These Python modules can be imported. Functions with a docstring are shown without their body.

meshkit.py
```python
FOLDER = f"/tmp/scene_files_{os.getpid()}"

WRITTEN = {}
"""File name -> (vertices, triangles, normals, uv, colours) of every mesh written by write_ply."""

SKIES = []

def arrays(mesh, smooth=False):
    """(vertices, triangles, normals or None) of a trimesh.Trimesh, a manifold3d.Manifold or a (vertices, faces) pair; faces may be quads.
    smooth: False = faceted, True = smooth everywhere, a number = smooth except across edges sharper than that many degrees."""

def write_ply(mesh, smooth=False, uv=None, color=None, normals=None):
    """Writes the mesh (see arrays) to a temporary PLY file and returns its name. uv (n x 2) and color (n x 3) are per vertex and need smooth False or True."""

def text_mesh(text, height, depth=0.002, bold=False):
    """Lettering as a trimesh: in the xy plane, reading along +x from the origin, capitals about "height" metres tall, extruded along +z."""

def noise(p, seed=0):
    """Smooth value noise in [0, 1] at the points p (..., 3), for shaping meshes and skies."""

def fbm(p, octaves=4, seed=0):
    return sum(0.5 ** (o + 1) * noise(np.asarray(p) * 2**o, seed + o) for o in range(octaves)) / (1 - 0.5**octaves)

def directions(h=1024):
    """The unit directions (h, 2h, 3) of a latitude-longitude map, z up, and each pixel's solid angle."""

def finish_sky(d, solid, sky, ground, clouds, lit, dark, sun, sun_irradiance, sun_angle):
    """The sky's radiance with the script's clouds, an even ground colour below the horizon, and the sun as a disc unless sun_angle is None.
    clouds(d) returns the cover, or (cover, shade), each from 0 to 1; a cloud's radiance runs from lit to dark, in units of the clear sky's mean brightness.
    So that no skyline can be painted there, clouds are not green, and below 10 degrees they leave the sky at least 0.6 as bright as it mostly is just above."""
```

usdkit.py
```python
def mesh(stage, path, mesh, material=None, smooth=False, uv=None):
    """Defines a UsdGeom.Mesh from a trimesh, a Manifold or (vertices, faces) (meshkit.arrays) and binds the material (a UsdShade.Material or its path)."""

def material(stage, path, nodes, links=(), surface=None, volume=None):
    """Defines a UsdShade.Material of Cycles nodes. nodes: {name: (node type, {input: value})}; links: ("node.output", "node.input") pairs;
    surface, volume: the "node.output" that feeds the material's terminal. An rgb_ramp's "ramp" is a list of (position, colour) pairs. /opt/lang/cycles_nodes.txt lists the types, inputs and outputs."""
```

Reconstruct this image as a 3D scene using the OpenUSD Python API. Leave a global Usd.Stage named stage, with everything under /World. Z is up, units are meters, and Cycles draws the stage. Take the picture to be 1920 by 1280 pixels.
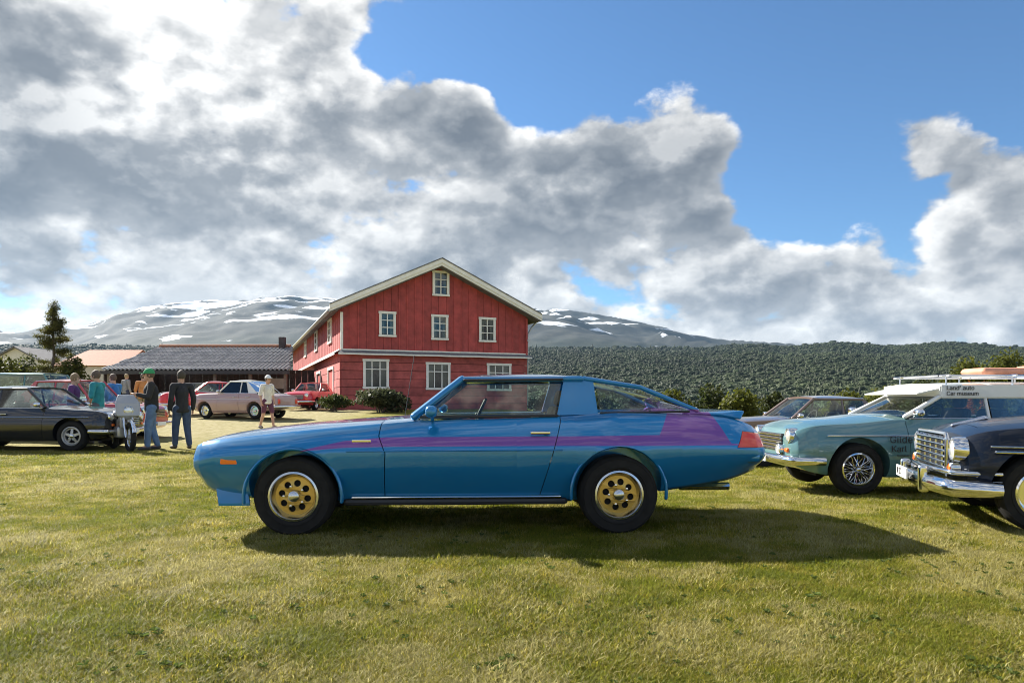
import math, random, numpy as np, trimesh, usdkit, meshkit, manifold3d as m3
from scipy.interpolate import PchipInterpolator
from shapely.geometry import Polygon, Point, box as sbox
from shapely import affinity
from pxr import Usd, UsdGeom, UsdLux, UsdShade, Gf, Sdf, Vt
rng = np.random.default_rng(7)
PI = math.pi
stage = Usd.Stage.CreateInMemory()
UsdGeom.SetStageUpAxis(stage, 'Z'); UsdGeom.SetStageMetersPerUnit(stage, 1)
UsdGeom.Xform.Define(stage, '/World')
# ------------------------------------------------------------------ camera, sky, sun, exposure
EYE, FPX, HORIZON = 1.15, 1280.0, 748.0
EXPOSURE, SKY_STRENGTH, SUN, HAZE = 1.55, 0.056, 1.25, 2.1e-5
cam = UsdGeom.Camera.Define(stage, '/World/camera')
cam.CreateHorizontalApertureAttr(36.0); cam.CreateVerticalApertureAttr(24.0); cam.CreateFocalLengthAttr(24.0)
cam.CreateVerticalApertureOffsetAttr((HORIZON - 640) / 1920 * 36)
cam.CreateClippingRangeAttr(Gf.Vec2f(.05, 30000)); cam.CreateExposureAttr(EXPOSURE)
_x = UsdGeom.Xformable(cam); _x.AddTranslateOp().Set((0, 0, EYE)); _x.AddRotateXOp().Set(90)
AZ, EL = math.radians(-50), math.radians(33)
sundir = np.array([math.sin(AZ) * math.cos(EL), math.cos(AZ) * math.cos(EL), math.sin(EL)])
sun = UsdLux.DistantLight.Define(stage, '/World/sun'); sun.CreateIntensityAttr(SUN); sun.CreateAngleAttr(.5); sun.CreateNormalizeAttr(True)
sun.CreateColorAttr(Gf.Vec3f(1, .94, .84))
sun.AddTransformOp().Set(Gf.Matrix4d().SetRotate(Gf.Rotation(Gf.Vec3d(0, 0, 1), Gf.Vec3d(*map(float, sundir)))))

def pix(px, py, y):
    return np.array([(px - 960) / FPX * y, y, EYE + (HORIZON - py) / FPX * y])

def sky_material():
    N, L = {}, []
    N['tc'] = ('texture_coordinate', {}); N['sx'] = ('separate_xyz', {}); L.append(('tc.generated', 'sx.vector'))
    N['p'] = ('vector_math', {'math_type': 'multiply', 'vector2': (1., 1., 1.55)}); L.append(('tc.generated', 'p.vector1'))
    N['p2'] = ('vector_math', {'math_type': 'add', 'vector2': tuple(.032 * np.array([sundir[0], sundir[1], 1.1]))}); L.append(('p.vector', 'p2.vector1'))
    for k, src in (('1', 'p'), ('2', 'p2')):
        N['f' + k] = ('noise_texture', {'scale': 4.6, 'detail': 7.0, 'roughness': .55, 'lacunarity': 2.1}); L.append((f'{src}.vector', f'f{k}.vector'))
        N['v' + k] = ('voronoi_texture', {'feature': 'f1', 'scale': 13., 'detail': 1., 'roughness': .5, 'use_normalize': True})
        N['w' + k] = ('noise_texture', {'scale': 9., 'detail': 2.}); N['wa' + k] = ('vector_math', {'math_type': 'multiply_add', 'vector2': (.10, .10, .10)})
        L += [(f'{src}.vector', f'w{k}.vector'), (f'w{k}.color', f'wa{k}.vector1'), (f'{src}.vector', f'wa{k}.vector3'), (f'wa{k}.vector', f'v{k}.vector')]
        N['b' + k] = ('math', {'math_type': 'multiply_add', 'value2': -.30, 'value3': .12}); L.append((f'v{k}.distance', f'b{k}.value1'))
        N['n' + k] = ('math', {'math_type': 'add'}); L += [(f'f{k}.fac', f'n{k}.value1'), (f'b{k}.value', f'n{k}.value2')]
    blobs = [(330, 190, .34, .16), (640, 330, .26, .12), (240, 430, .32, .14), (1170, 260, .13, .13), (1290, 380, .17, .13), (1450, 480, .16, .08), (815, 200, .09, .12), (900, 240, .09, .10),
             (1760, 520, .26, .10), (1860, 300, .13, .10), (900, 460, .28, .12), (30, 120, .2, .12), (560, 110, .14, .14), (1720, 230, .10, .10),
             (1620, 40, .34, -.22), (840, 70, .15, -.24), (1080, 60, .22, -.22), (1510, 350, .14, -.20), (1000, 200, .10, -.20), (1380, 130, .10, -.10), (700, 150, .07, -.12), (180, 20, .10, -.14), (1900, 200, .07, -.14), (1580, 170, .14, -.12)]
    prev = 'n1.value'
    for i, (bx, by, r, w) in enumerate(blobs):
        d = pix(bx, by, 1.0) - [0, 0, EYE]; d = d / np.linalg.norm(d)
        N[f'd{i}'] = ('vector_math', {'math_type': 'distance', 'vector2': tuple(d)}); L.append(('tc.generated', f'd{i}.vector1'))
        N[f'r{i}'] = ('map_range', {'range_type': 'smoothstep', 'from_min': 0., 'from_max': r, 'to_min': w, 'to_max': 0., 'clamp': True}); L.append((f'd{i}.value', f'r{i}.value'))
        N[f's{i}'] = ('math', {'math_type': 'add'}); L += [(prev, f's{i}.value1'), (f'r{i}.result', f's{i}.value2')]; prev = f's{i}.value'
    N['lowc'] = ('map_range', {'range_type': 'smoothstep', 'from_min': .04, 'from_max': .22, 'to_min': .11, 'to_max': 0., 'clamp': True}); L.append(('sx.z', 'lowc.value'))
    N['sl'] = ('math', {'math_type': 'add'}); L += [(prev, 'sl.value1'), ('lowc.result', 'sl.value2')]; prev = 'sl.value'
    N['cov'] = ('map_range', {'range_type': 'smoothstep', 'from_min': .505, 'from_max': .585, 'to_min': 0., 'to_max': 1., 'clamp': True}); L.append((prev, 'cov.value'))
    N['dif'] = ('math', {'math_type': 'subtract'}); L += [('n1.value', 'dif.value1'), ('n2.value', 'dif.value2')]
    N['edge'] = ('map_range', {'from_min': -.075, 'from_max': .095, 'to_min': 0., 'to_max': 1., 'clamp': True}); L.append(('dif.value', 'edge.value'))
    N['thin'] = ('map_range', {'range_type': 'smoothstep', 'from_min': .54, 'from_max': .78, 'to_min': 1., 'to_max': .0, 'clamp': True}); L.append((prev, 'thin.value'))
    gd = pix(400, 170, 1.0) - [0, 0, EYE]; gd = gd / np.linalg.norm(gd)
    N['gd'] = ('vector_math', {'math_type': 'distance', 'vector2': tuple(gd)}); L.append(('tc.generated', 'gd.vector1'))
    N['glow'] = ('map_range', {'range_type': 'smoothstep', 'from_min': .05, 'from_max': .27, 'to_min': 1., 'to_max': 0., 'clamp': True}); L.append(('gd.value', 'glow.value'))
    N['low'] = ('map_range', {'range_type': 'smoothstep', 'from_min': .02, 'from_max': .20, 'to_min': .16, 'to_max': 0., 'clamp': True}); L.append(('sx.z', 'low.value'))
    N['e1'] = ('math', {'math_type': 'multiply', 'value2': .58}); L.append(('edge.result', 'e1.value1'))
    N['e2'] = ('math', {'math_type': 'multiply', 'value2': .42}); L.append(('thin.result', 'e2.value1'))
    N['e3'] = ('math', {'math_type': 'add'}); L += [('e1.value', 'e3.value1'), ('e2.value', 'e3.value2')]
    N['e4'] = ('math', {'math_type': 'multiply_add', 'value2': .36}); L += [('glow.result', 'e4.value1'), ('e3.value', 'e4.value3')]
    N['e5'] = ('math', {'math_type': 'add'}); L += [('e4.value', 'e5.value1'), ('low.result', 'e5.value2')]
    N['cr'] = ('rgb_ramp', {'ramp': [(0, (1.0, 1.12, 1.32)), (.2, (1.5, 1.62, 1.8)), (.45, (2.5, 2.6, 2.72)), (.7, (4.5, 4.5, 4.45)), (1, (7.4, 7.3, 7.1))]}); L.append(('e5.value', 'cr.fac'))
    N['sky'] = ('sky_texture', {'sky_type': 'single_scattering', 'sun_disc': False, 'sun_elevation': EL, 'sun_rotation': AZ, 'aerosol_density': .35, 'air_density': 1.0, 'ozone_density': 2.0})
    N['tn'] = ('mix_color', {'blend_type': 'multiply', 'fac': 1.0, 'b': (.46, .70, .90)}); L.append(('sky.color', 'tn.a'))
    N['mx'] = ('mix_color', {}); L += [('cov.result', 'mx.fac'), ('tn.result', 'mx.a'), ('cr.color', 'mx.b')]
    N['bg'] = ('background_shader', {'strength': SKY_STRENGTH}); L.append(('mx.result', 'bg.color'))
    return usdkit.material(stage, '/World/Looks/sky_and_clouds', N, L, surface='bg.background')

dome = UsdLux.DomeLight.Define(stage, '/World/sky'); UsdShade.MaterialBindingAPI.Apply(dome.GetPrim()).Bind(sky_material())
dome.GetPrim().SetCustomDataByKey('kind', 'structure'); dome.GetPrim().SetCustomDataByKey('label', 'blue sky with big grey and white cumulus clouds')

# ------------------------------------------------------------------ helpers
_mats, _names = {}, {}
def mat(name, base, rough=.6, metal=0., var=0., scale=6., bump=0., bscale=40., coat=0., space='object', random=0., spec=.5, dark=None):
    if name in _mats: return _mats[name]
    N = {'p': ('principled_bsdf', {'base_color': base, 'roughness': rough, 'metallic': metal, 'coat_weight': coat, 'coat_roughness': .03, 'specular_ior_level': spec})}; L = []
    if var or bump: N['tc'] = ('texture_coordinate', {}); N['ge'] = ('geometry', {})
    vec = 'tc.object' if space == 'object' else 'ge.position'
    if var:
        N['n'] = ('noise_texture', {'scale': scale, 'detail': 5., 'roughness': .6}); L.append((vec, 'n.vector'))
        lo = dark or tuple(c * (1 - var) for c in base); hi = tuple(min(1, c * (1 + var)) for c in base)
        N['r'] = ('rgb_ramp', {'ramp': [(.28, lo), (.72, hi)]}); L.append(('n.fac', 'r.fac')); last = 'r.color'
        if random:
            N['oi'] = ('object_info', {}); N['mr'] = ('map_range', {'from_min': 0., 'from_max': 1., 'to_min': 1 - random, 'to_max': 1 + random}); N['h'] = ('hsv', {})
            L += [('oi.random', 'mr.value'), ('mr.result', 'h.value'), (last, 'h.color')]; last = 'h.color'
        L.append((last, 'p.base_color'))
    if bump:
        N['bn'] = ('noise_texture', {'scale': bscale, 'detail': 4.}); N['b'] = ('bump', {'strength': bump, 'distance': .02})
        L += [(vec, 'bn.vector'), ('bn.fac', 'b.height'), ('b.normal', 'p.normal')]
    _mats[name] = usdkit.material(stage, '/World/Looks/' + name, N, L, surface='p.BSDF'); return _mats[name]

def glass(name, tint=(.75, .8, .78), refl=.9):
    if name in _mats: return _mats[name]
    N = {'t': ('transparent_bsdf', {'color': tint}), 'g': ('glossy_bsdf', {'color': (refl,) * 3, 'roughness': .015}), 'f': ('fresnel', {'IOR': 1.55}), 'm': ('mix_closure', {})}
    _mats[name] = usdkit.material(stage, '/World/Looks/' + name, N, [('f.fac', 'm.fac'), ('t.BSDF', 'm.closure1'), ('g.BSDF', 'm.closure2')], surface='m.closure'); return _mats[name]

def leafmat(name, c1, c2, trans=.35, scale=1.2, rv=(.75, 1.25)):
    if name in _mats: return _mats[name]
    N = {'ge': ('geometry', {}), 'n': ('noise_texture', {'scale': scale, 'detail': 4.}), 'r': ('rgb_ramp', {'ramp': [(.3, c1), (.7, c2)]}),
         'oi': ('object_info', {}), 'mr': ('map_range', {'to_min': rv[0], 'to_max': rv[1], 'from_min': 0., 'from_max': 1.}), 'h': ('hsv', {}),
         'ri': ('map_range', {'to_min': .7, 'to_max': 1.3, 'from_min': 0., 'from_max': 1.}), 'mu': ('math', {'math_type': 'multiply'}),
         'd': ('principled_bsdf', {'roughness': .6, 'specular_ior_level': .25}), 't': ('translucent_bsdf', {}), 'm': ('mix_closure', {'fac': trans})}
    L = [('ge.position', 'n.vector'), ('n.fac', 'r.fac'), ('oi.random', 'mr.value'), ('ge.random_per_island', 'ri.value'), ('mr.result', 'mu.value1'), ('ri.result', 'mu.value2'),
         ('mu.value', 'h.value'), ('r.color', 'h.color'), ('h.color', 'd.base_color'), ('h.color', 't.color'), ('d.BSDF', 'm.closure1'), ('t.BSDF', 'm.closure2')]
    _mats[name] = usdkit.material(stage, '/World/Looks/' + name, N, L, surface='m.closure'); return _mats[name]

def numbered(name, parent):
    k = (parent, name); n = _names.get(k, 0); _names[k] = n + 1
    return name if n == 0 else f'{name}_{n:03d}'
def path_of(parent): return '/World' if parent is None else (parent if isinstance(parent, str) else str(parent.GetPath()))
def tag(p, label=None, cat=None, group=None, kind=None):
    for k, v in (('label', label), ('category', cat), ('group', group), ('kind', kind)):
        if v: p.SetCustomDataByKey(k, v)
    return p
def obj(name, mesh, material, parent=None, smooth=False, label=None, cat=None, group=None, kind=None):
    pp = path_of(parent); nm = numbered(name, pp)
    return tag(usdkit.mesh(stage, pp + '/' + nm, mesh, material, smooth=smooth).GetPrim(), label, cat, group, kind)
def thing(name, label, cat, loc=(0, 0, 0), rz=0., group=None, parent=None):
    pp = path_of(parent); x = UsdGeom.Xform.Define(stage, pp + '/' + numbered(name, pp))
    if parent is None or any(loc): x.AddTranslateOp().Set(tuple(map(float, loc)))
    if rz: x.AddRotateZOp().Set(math.degrees(rz))
    return tag(x.GetPrim(), label, cat, group)

cat_ = trimesh.util.concatenate
def T(m, d): m = m.copy(); m.apply_translation(d); return m
def R(m, a, ax=(0, 0, 1)): m = m.copy(); m.apply_transform(trimesh.transformations.rotation_matrix(a, ax)); return m
def bx(sx, sy, sz, c=(0, 0, 0)): m = trimesh.creation.box((sx, sy, sz)); m.apply_translation(c); return m
def rbox(sx, sy, sz, r=.02, c=(0, 0, 0), n=8):
    s = m3.Manifold.sphere(r, n); h = [s.translate((a * (sx / 2 - r), b * (sy / 2 - r), d * (sz / 2 - r))) for a in (-1, 1) for b in (-1, 1) for d in (-1, 1)]
    return to_tm(m3.Manifold.batch_hull(h).translate(tuple(c)))
def to_tm(m): k = m.to_mesh(); return trimesh.Trimesh(np.array(k.vert_properties[:, :3]), np.array(k.tri_verts), process=False)
def to_mf(t): t = t.copy(); t.merge_vertices(); return m3.Manifold(m3.Mesh(np.asarray(t.vertices, np.float32), np.asarray(t.faces, np.uint32)))
def tube(pts, r, n=8):
    pts = np.asarray(pts, float); r = np.broadcast_to(r, len(pts)); V, F = [], []
    tg = np.gradient(pts, axis=0) if len(pts) > 2 else np.repeat([pts[1] - pts[0]], 2, 0); tg = tg / np.linalg.norm(tg, axis=1)[:, None]
    up = np.array([0, 0, 1.]) if abs(tg[:, 2]).max() < .9 else np.array([0, 1., .1])
    for p, t, q in zip(pts, tg, r):
        a = np.cross(up, t); a /= np.linalg.norm(a); b = np.cross(t, a)
        V += [p + q * (math.cos(k) * a + math.sin(k) * b) for k in np.linspace(0, 2 * PI, n, endpoint=False)]
    for i in range(len(pts) - 1):
        for k in range(n):
            a, b = i * n + k, i * n + (k + 1) % n; F += [(a, b, b + n), (a, b + n, a + n)]
    V += [pts[0], pts[-1]]; c0, c1 = len(V) - 2, len(V) - 1; e = (len(pts) - 1) * n
    for k in range(n): F += [(c0, (k + 1) % n, k), (c1, e + k, e + (k + 1) % n)]
    return trimesh.Trimesh(V, F, process=False)
def lathe(prof, n=32):
    """prof: (radius, height) pairs turned about y: closed when it begins and ends at radius 0"""
    m = trimesh.creation.revolve(np.array(prof, float), sections=n); return R(m, -PI / 2, (1, 0, 0))
def plate(corners, th, n=(0, 0, 0)):
    """a slab on a polygon of 3-D points, thickened by th along its normal"""
    c = np.asarray(corners, float); nn = np.cross(c[1] - c[0], c[2] - c[0]); nn /= np.linalg.norm(nn); k = len(c)
    V = np.vstack([c, c + nn * th]); F = [(0, i + 1, i) for i in range(1, k - 1)] + [(k, k + i, k + i + 1) for i in range(1, k - 1)]
    for i in range(k): j = (i + 1) % k; F += [(i, j, k + j), (i, k + j, k + i)]
    return trimesh.Trimesh(V, F, process=False)
def extr(poly, th):
    gs = getattr(poly, 'geoms', [poly]); return cat_([trimesh.creation.extrude_polygon(g, th, engine='earcut') for g in gs if g.area > 1e-6])
def xzprism(poly, y0, y1):
    """polygon in (x, z) extruded along y"""
    m = extr(Polygon(poly) if not hasattr(poly, 'geoms') and not isinstance(poly, Polygon) else poly, y1 - y0); m.apply_transform([[1, 0, 0, 0], [0, 0, -1, y1], [0, 1, 0, 0], [0, 0, 0, 1]]); return m
def sm(a, b, x): t = np.clip((np.asarray(x, float) - a) / (b - a), 0, 1); return t * t * (3 - 2 * t)
def text_on(s, h, loc, right, up, depth=.004):
    m = meshkit.text_mesh(s, h, depth); right, up = np.array(right, float), np.array(up, float); nn = np.cross(right, up)
    M = np.eye(4); M[:3, 0], M[:3, 1], M[:3, 2], M[:3, 3] = right, up, nn, loc; m.apply_transform(M); return m

# ------------------------------------------------------------------ ground, forest, mountain
def ground_z(x, y):
    x, y = np.asarray(x, float), np.asarray(y, float); u = x / np.maximum(y, 1)
    right = sm(-.02, .16, u)
    left = .62 * sm(15, 35, y) - 3.5 * sm(75, 140, y)
    z = left * (1 - right) + right * (-.10 * sm(7, 9.5, y) - .12 * sm(9, 16, y) - .5 * sm(18, 40, y) - 6 * sm(40, 120, y))
    return z - 6. * sm(140, 380, np.hypot(x, y))

def ground():
    rs = np.concatenate([np.linspace(.6, 12, 40), np.geomspace(12.6, 420, 60)]); th = np.radians(np.concatenate([np.arange(-180, -60, 6), np.arange(-60, 60, 1.5), np.arange(60, 181, 6)]))
    rr, tt = np.meshgrid(rs, th, indexing='ij'); X, Y = rr * np.sin(tt), rr * np.cos(tt)
    Z = ground_z(X, Y); P = np.stack([X, Y, Z], -1)
    Z = Z + .035 * (meshkit.fbm(P * [1.6, 1.6, 0] + 5, 3) - .5) * sm(1, 4, np.hypot(X, Y))
    n, k = rr.shape; V = np.stack([X, Y, Z], -1).reshape(-1, 3); F = []
    i, j = np.meshgrid(np.arange(n - 1), np.arange(k - 1), indexing='ij'); a = (i * k + j).ravel()
    F = np.vstack([np.stack([a, a + k, a + k + 1], 1), np.stack([a, a + k + 1, a + 1], 1)])[:, ::-1]
    V = np.vstack([V, [0, 0, 0]]); F = np.vstack([F, [(len(V) - 1, q + 1, q) for q in range(k - 1)][::1]])
    N = {'ge': ('geometry', {}), 'n1': ('noise_texture', {'scale': .9, 'detail': 5., 'roughness': .62}), 'n2': ('noise_texture', {'scale': 5., 'detail': 6., 'roughness': .7}), 'n3': ('noise_texture', {'scale': 60., 'detail': 4., 'roughness': .7}),
         'a': ('math', {'math_type': 'multiply_add', 'value2': .30}), 'b': ('math', {'math_type': 'multiply_add', 'value2': .40}), 'c0': ('math', {'math_type': 'multiply', 'value2': .34}),
         'r': ('rgb_ramp', {'ramp': [(.30, (.07, .055, .022)), (.38, (.12, .12, .015)), (.46, (.20, .19, .028)), (.56, (.28, .235, .048)), (.68, (.35, .26, .11))]}),
         # drier, paler and stony yard towards the barn
         'sx': ('separate_xyz', {}), 'yr': ('map_range', {'range_type': 'smoothstep', 'from_min': 14., 'from_max': 21., 'to_min': 0., 'to_max': 1., 'clamp': True}),
         'xr': ('map_range', {'range_type': 'smoothstep', 'from_min': -5.2, 'from_max': -7.6, 'to_min': 0., 'to_max': 1., 'clamp': True}), 'fr': ('map_range', {'range_type': 'smoothstep', 'from_min': 48., 'from_max': 60., 'to_min': 1., 'to_max': 0., 'clamp': True}),
         'm1': ('math', {'math_type': 'multiply'}), 'm2': ('math', {'math_type': 'multiply'}), 'gr': ('rgb_ramp', {'ramp': [(.35, (.22, .195, .075)), (.5, (.33, .29, .14)), (.65, (.40, .35, .22))]}), 'mx': ('mix_color', {}),
         'p': ('principled_bsdf', {'roughness': .95, 'specular_ior_level': .15}), 'bu': ('bump', {'strength': .9, 'distance': .05})}
    L = [('ge.position', f'{q}.vector') for q in ('n1', 'n2', 'n3')] + [('n3.fac', 'c0.value1'), ('n2.fac', 'b.value1'), ('c0.value', 'b.value3'), ('n1.fac', 'a.value1'), ('b.value', 'a.value3'), ('a.value', 'r.fac'),
         ('ge.position', 'sx.vector'), ('sx.y', 'yr.value'), ('sx.x', 'xr.value'), ('sx.y', 'fr.value'), ('yr.result', 'm1.value1'), ('xr.result', 'm1.value2'), ('m1.value', 'm2.value1'), ('fr.result', 'm2.value2'),
         ('n2.fac', 'gr.fac'), ('m2.value', 'mx.fac'), ('r.color', 'mx.a'), ('gr.color', 'mx.b'), ('mx.result', 'p.base_color'), ('n3.fac', 'bu.height'), ('bu.normal', 'p.normal')]
    m = usdkit.material(stage, '/World/Looks/meadow', N, L, surface='p.BSDF')
    obj('ground', (V, F), m, smooth=True, kind='structure', label='grassy show field sloping away')
ground()

def hill_z(u, y):
    top = np.interp(u, [-1.2, -.75, -.4, 0, .05, .2, .29, .32, .36, .39, .42, .47, .52, .55, .59, .64, .70, .76, 1.2], [640, 650, 655, 656, 655, 656, 655, 650, 648, 653, 652, 646, 649, 654, 650, 645, 649, 656, 662])
    t = np.clip((y - 380) / 2020, 0, 1); zt = EYE + (HORIZON - top) / FPX * 2400
    z = -14 + (zt + 14) * t ** 1.05
    P = np.stack([u * y / 420, y / 420, 0 * y], -1)
    return z + 26 * (meshkit.fbm(P, 4, 3) - .5) * sm(380, 900, y) * (1 - .5 * sm(1900, 2400, y)) - 60 * sm(2420, 2700, y)
def sheet(us, ys, f):
    U, Y = np.meshgrid(us, ys, indexing='ij'); Z = f(U, Y); V = np.stack([U * Y, Y, Z], -1).reshape(-1, 3); n, k = U.shape
    i, j = np.meshgrid(np.arange(n - 1), np.arange(k - 1), indexing='ij'); a = (i * k + j).ravel()
    return V, np.vstack([np.stack([a, a + k, a + k + 1], 1), np.stack([a, a + k + 1, a + 1], 1)])
obj('hillside', sheet(np.linspace(-1.25, 1.25, 120), np.geomspace(360, 2750, 70), hill_z), mat('forest_floor', (.030, .045, .014), .95, var=.5, scale=.012, space='world'), smooth=True, kind='structure', label='long wooded slope')

def mount_z(u, y):
    px = [-640, -300, 0, 80, 160, 260, 350, 430, 500, 560, 640, 740, 840, 930, 1010, 1080, 1160, 1240, 1300, 1360, 1500, 1700, 1920, 2400]
    py = [640, 628, 634, 631, 617, 595, 585, 580, 576, 574, 578, 584, 588, 590, 592, 601, 614, 630, 643, 652, 660, 664, 668, 676]
    top = EYE + (HORIZON - np.interp(u * FPX + 960, px, py)) / FPX * 7600
    t = sm(2500, 7600, y) ** .9; f = 1 - .35 * sm(7600, 9800, y)
    P = np.stack([u * y / 900, y / 900, 0 * y], -1); rid = np.abs(meshkit.fbm(P, 5, 9) - .5) * 2
    z = 110 + (top - 110) * t
    return (z - (rid - .25) * 230 * sm(2900, 5600, y) * (1 - sm(6400, 7550, y)) + 14 * (meshkit.fbm(P * 7, 3, 4) - .5)) * f - 200 * sm(8600, 9800, y)
def mountain_mat():
    N = {'ge': ('geometry', {}), 'sx': ('separate_xyz', {}), 'mp': ('mapping', {'scale': (.0021, .0021, .010)}), 'n': ('noise_texture', {'scale': 1., 'detail': 6., 'roughness': .55, 'distortion': .6}),
         'alt': ('map_range', {'from_min': 300., 'from_max': 980., 'to_min': -.085, 'to_max': .125, 'clamp': True}), 'ad': ('math', {'math_type': 'add'}), 'sn': ('map_range', {'from_min': .588, 'from_max': .602, 'to_min': 0., 'to_max': 1., 'clamp': True}),
         'n2': ('noise_texture', {'scale': .012, 'detail': 5.}), 'ra': ('rgb_ramp', {'ramp': [(.3, (.024, .028, .028)), (.7, (.052, .052, .045))]}),
         'fo': ('map_range', {'from_min': 240., 'from_max': 420., 'to_min': 1., 'to_max': 0., 'clamp': True}), 'm0': ('mix_color', {'b': (.018, .030, .016)}), 'm1': ('mix_color', {'b': (.72, .75, .80)}), 'p': ('principled_bsdf', {'roughness': .9, 'specular_ior_level': .1})}
    L = [('ge.position', 'sx.vector'), ('ge.position', 'mp.vector'), ('mp.vector', 'n.vector'), ('sx.z', 'alt.value'), ('n.fac', 'ad.value1'), ('alt.result', 'ad.value2'), ('ad.value', 'sn.value'), ('ge.position', 'n2.vector'), ('n2.fac', 'ra.fac'),
         ('sx.z', 'fo.value'), ('fo.result', 'm0.fac'), ('ra.color', 'm0.a'), ('m0.result', 'm1.a'), ('sn.result', 'm1.fac'), ('m1.result', 'p.base_color')]
    return usdkit.material(stage, '/World/Looks/mountain_rock', N, L, surface='p.BSDF')
obj('mountain', sheet(np.linspace(-1.3, 1.3, 420), np.concatenate([np.linspace(2450, 6000, 60), np.linspace(6050, 7700, 60), np.linspace(7800, 9800, 16)]), mount_z), mountain_mat(), smooth=True, kind='structure', label='broad fell with patches of old snow')

def instancer(path, protos, pos, idx, scale, rot, kind='stuff', label=None):
    pi = UsdGeom.PointInstancer.Define(stage, path)
    rel = []
    for nm, m, material in protos:
        usdkit.mesh(stage, f'{path}/{nm}', m, material); rel.append(f'{path}/{nm}')
    pi.CreatePrototypesRel().SetTargets([Sdf.Path(r) for r in rel])
    pi.CreatePositionsAttr(Vt.Vec3fArray.FromNumpy(np.asarray(pos, np.float32))); pi.CreateProtoIndicesAttr(Vt.IntArray.FromNumpy(np.asarray(idx, np.int32)))
    pi.CreateScalesAttr(Vt.Vec3fArray.FromNumpy(np.asarray(scale, np.float32)))
    q = np.zeros((len(pos), 4), np.float16); q[:, 0] = 0
    pi.CreateOrientationsAttr(Vt.QuathArray([Gf.Quath(float(math.cos(r / 2)), 0, 0, float(math.sin(r / 2))) for r in rot]))
    return tag(pi.GetPrim(), label, None, None, kind)

def leaf_cloud(pts, nrm, size, r, tri=False, aspect=.6):
    """small leaf faces at pts: each a bent quad"""
    n = len(pts); d = r.normal(size=(n, 3)); d += nrm * .6; d /= np.linalg.norm(d, axis=1)[:, None]
    a = np.cross(d, r.normal(size=(n, 3))); a /= np.linalg.norm(a, axis=1)[:, None]; b = np.cross(d, a)
    s = (size * r.uniform(.6, 1.35, n))[:, None]; w = s * aspect
    if tri:
        V = np.stack([pts - a * w, pts + a * w, pts + b * s * 1.6], 1).reshape(-1, 3); F = np.arange(3 * n).reshape(-1, 3)
    else:
        V = np.stack([pts - b * s, pts + a * w, pts + b * s, pts - a * w], 1).reshape(-1, 3); k = np.arange(n) * 4
        F = np.vstack([np.stack([k, k + 1, k + 2], 1), np.stack([k, k + 2, k + 3], 1)])
    return V, F
def crown_points(n, lobes, r):
    """points near the shells of several lobes ((centre, radii), ...)"""
    P, Q = [], []
    wts = np.array([np.prod(l[1]) ** .67 for l in lobes]); cnt = (n * wts / wts.sum()).astype(int) + 1
    for (c, q), k in zip(lobes, cnt):
        d = r.normal(size=(k, 3)); d /= np.linalg.norm(d, axis=1)[:, None]; f = r.uniform(.35, 1.08, k) ** .6
        P.append(np.array(c) + d * np.array(q) * f[:, None]); Q.append(d)
    return np.vstack(P), np.vstack(Q)

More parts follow.
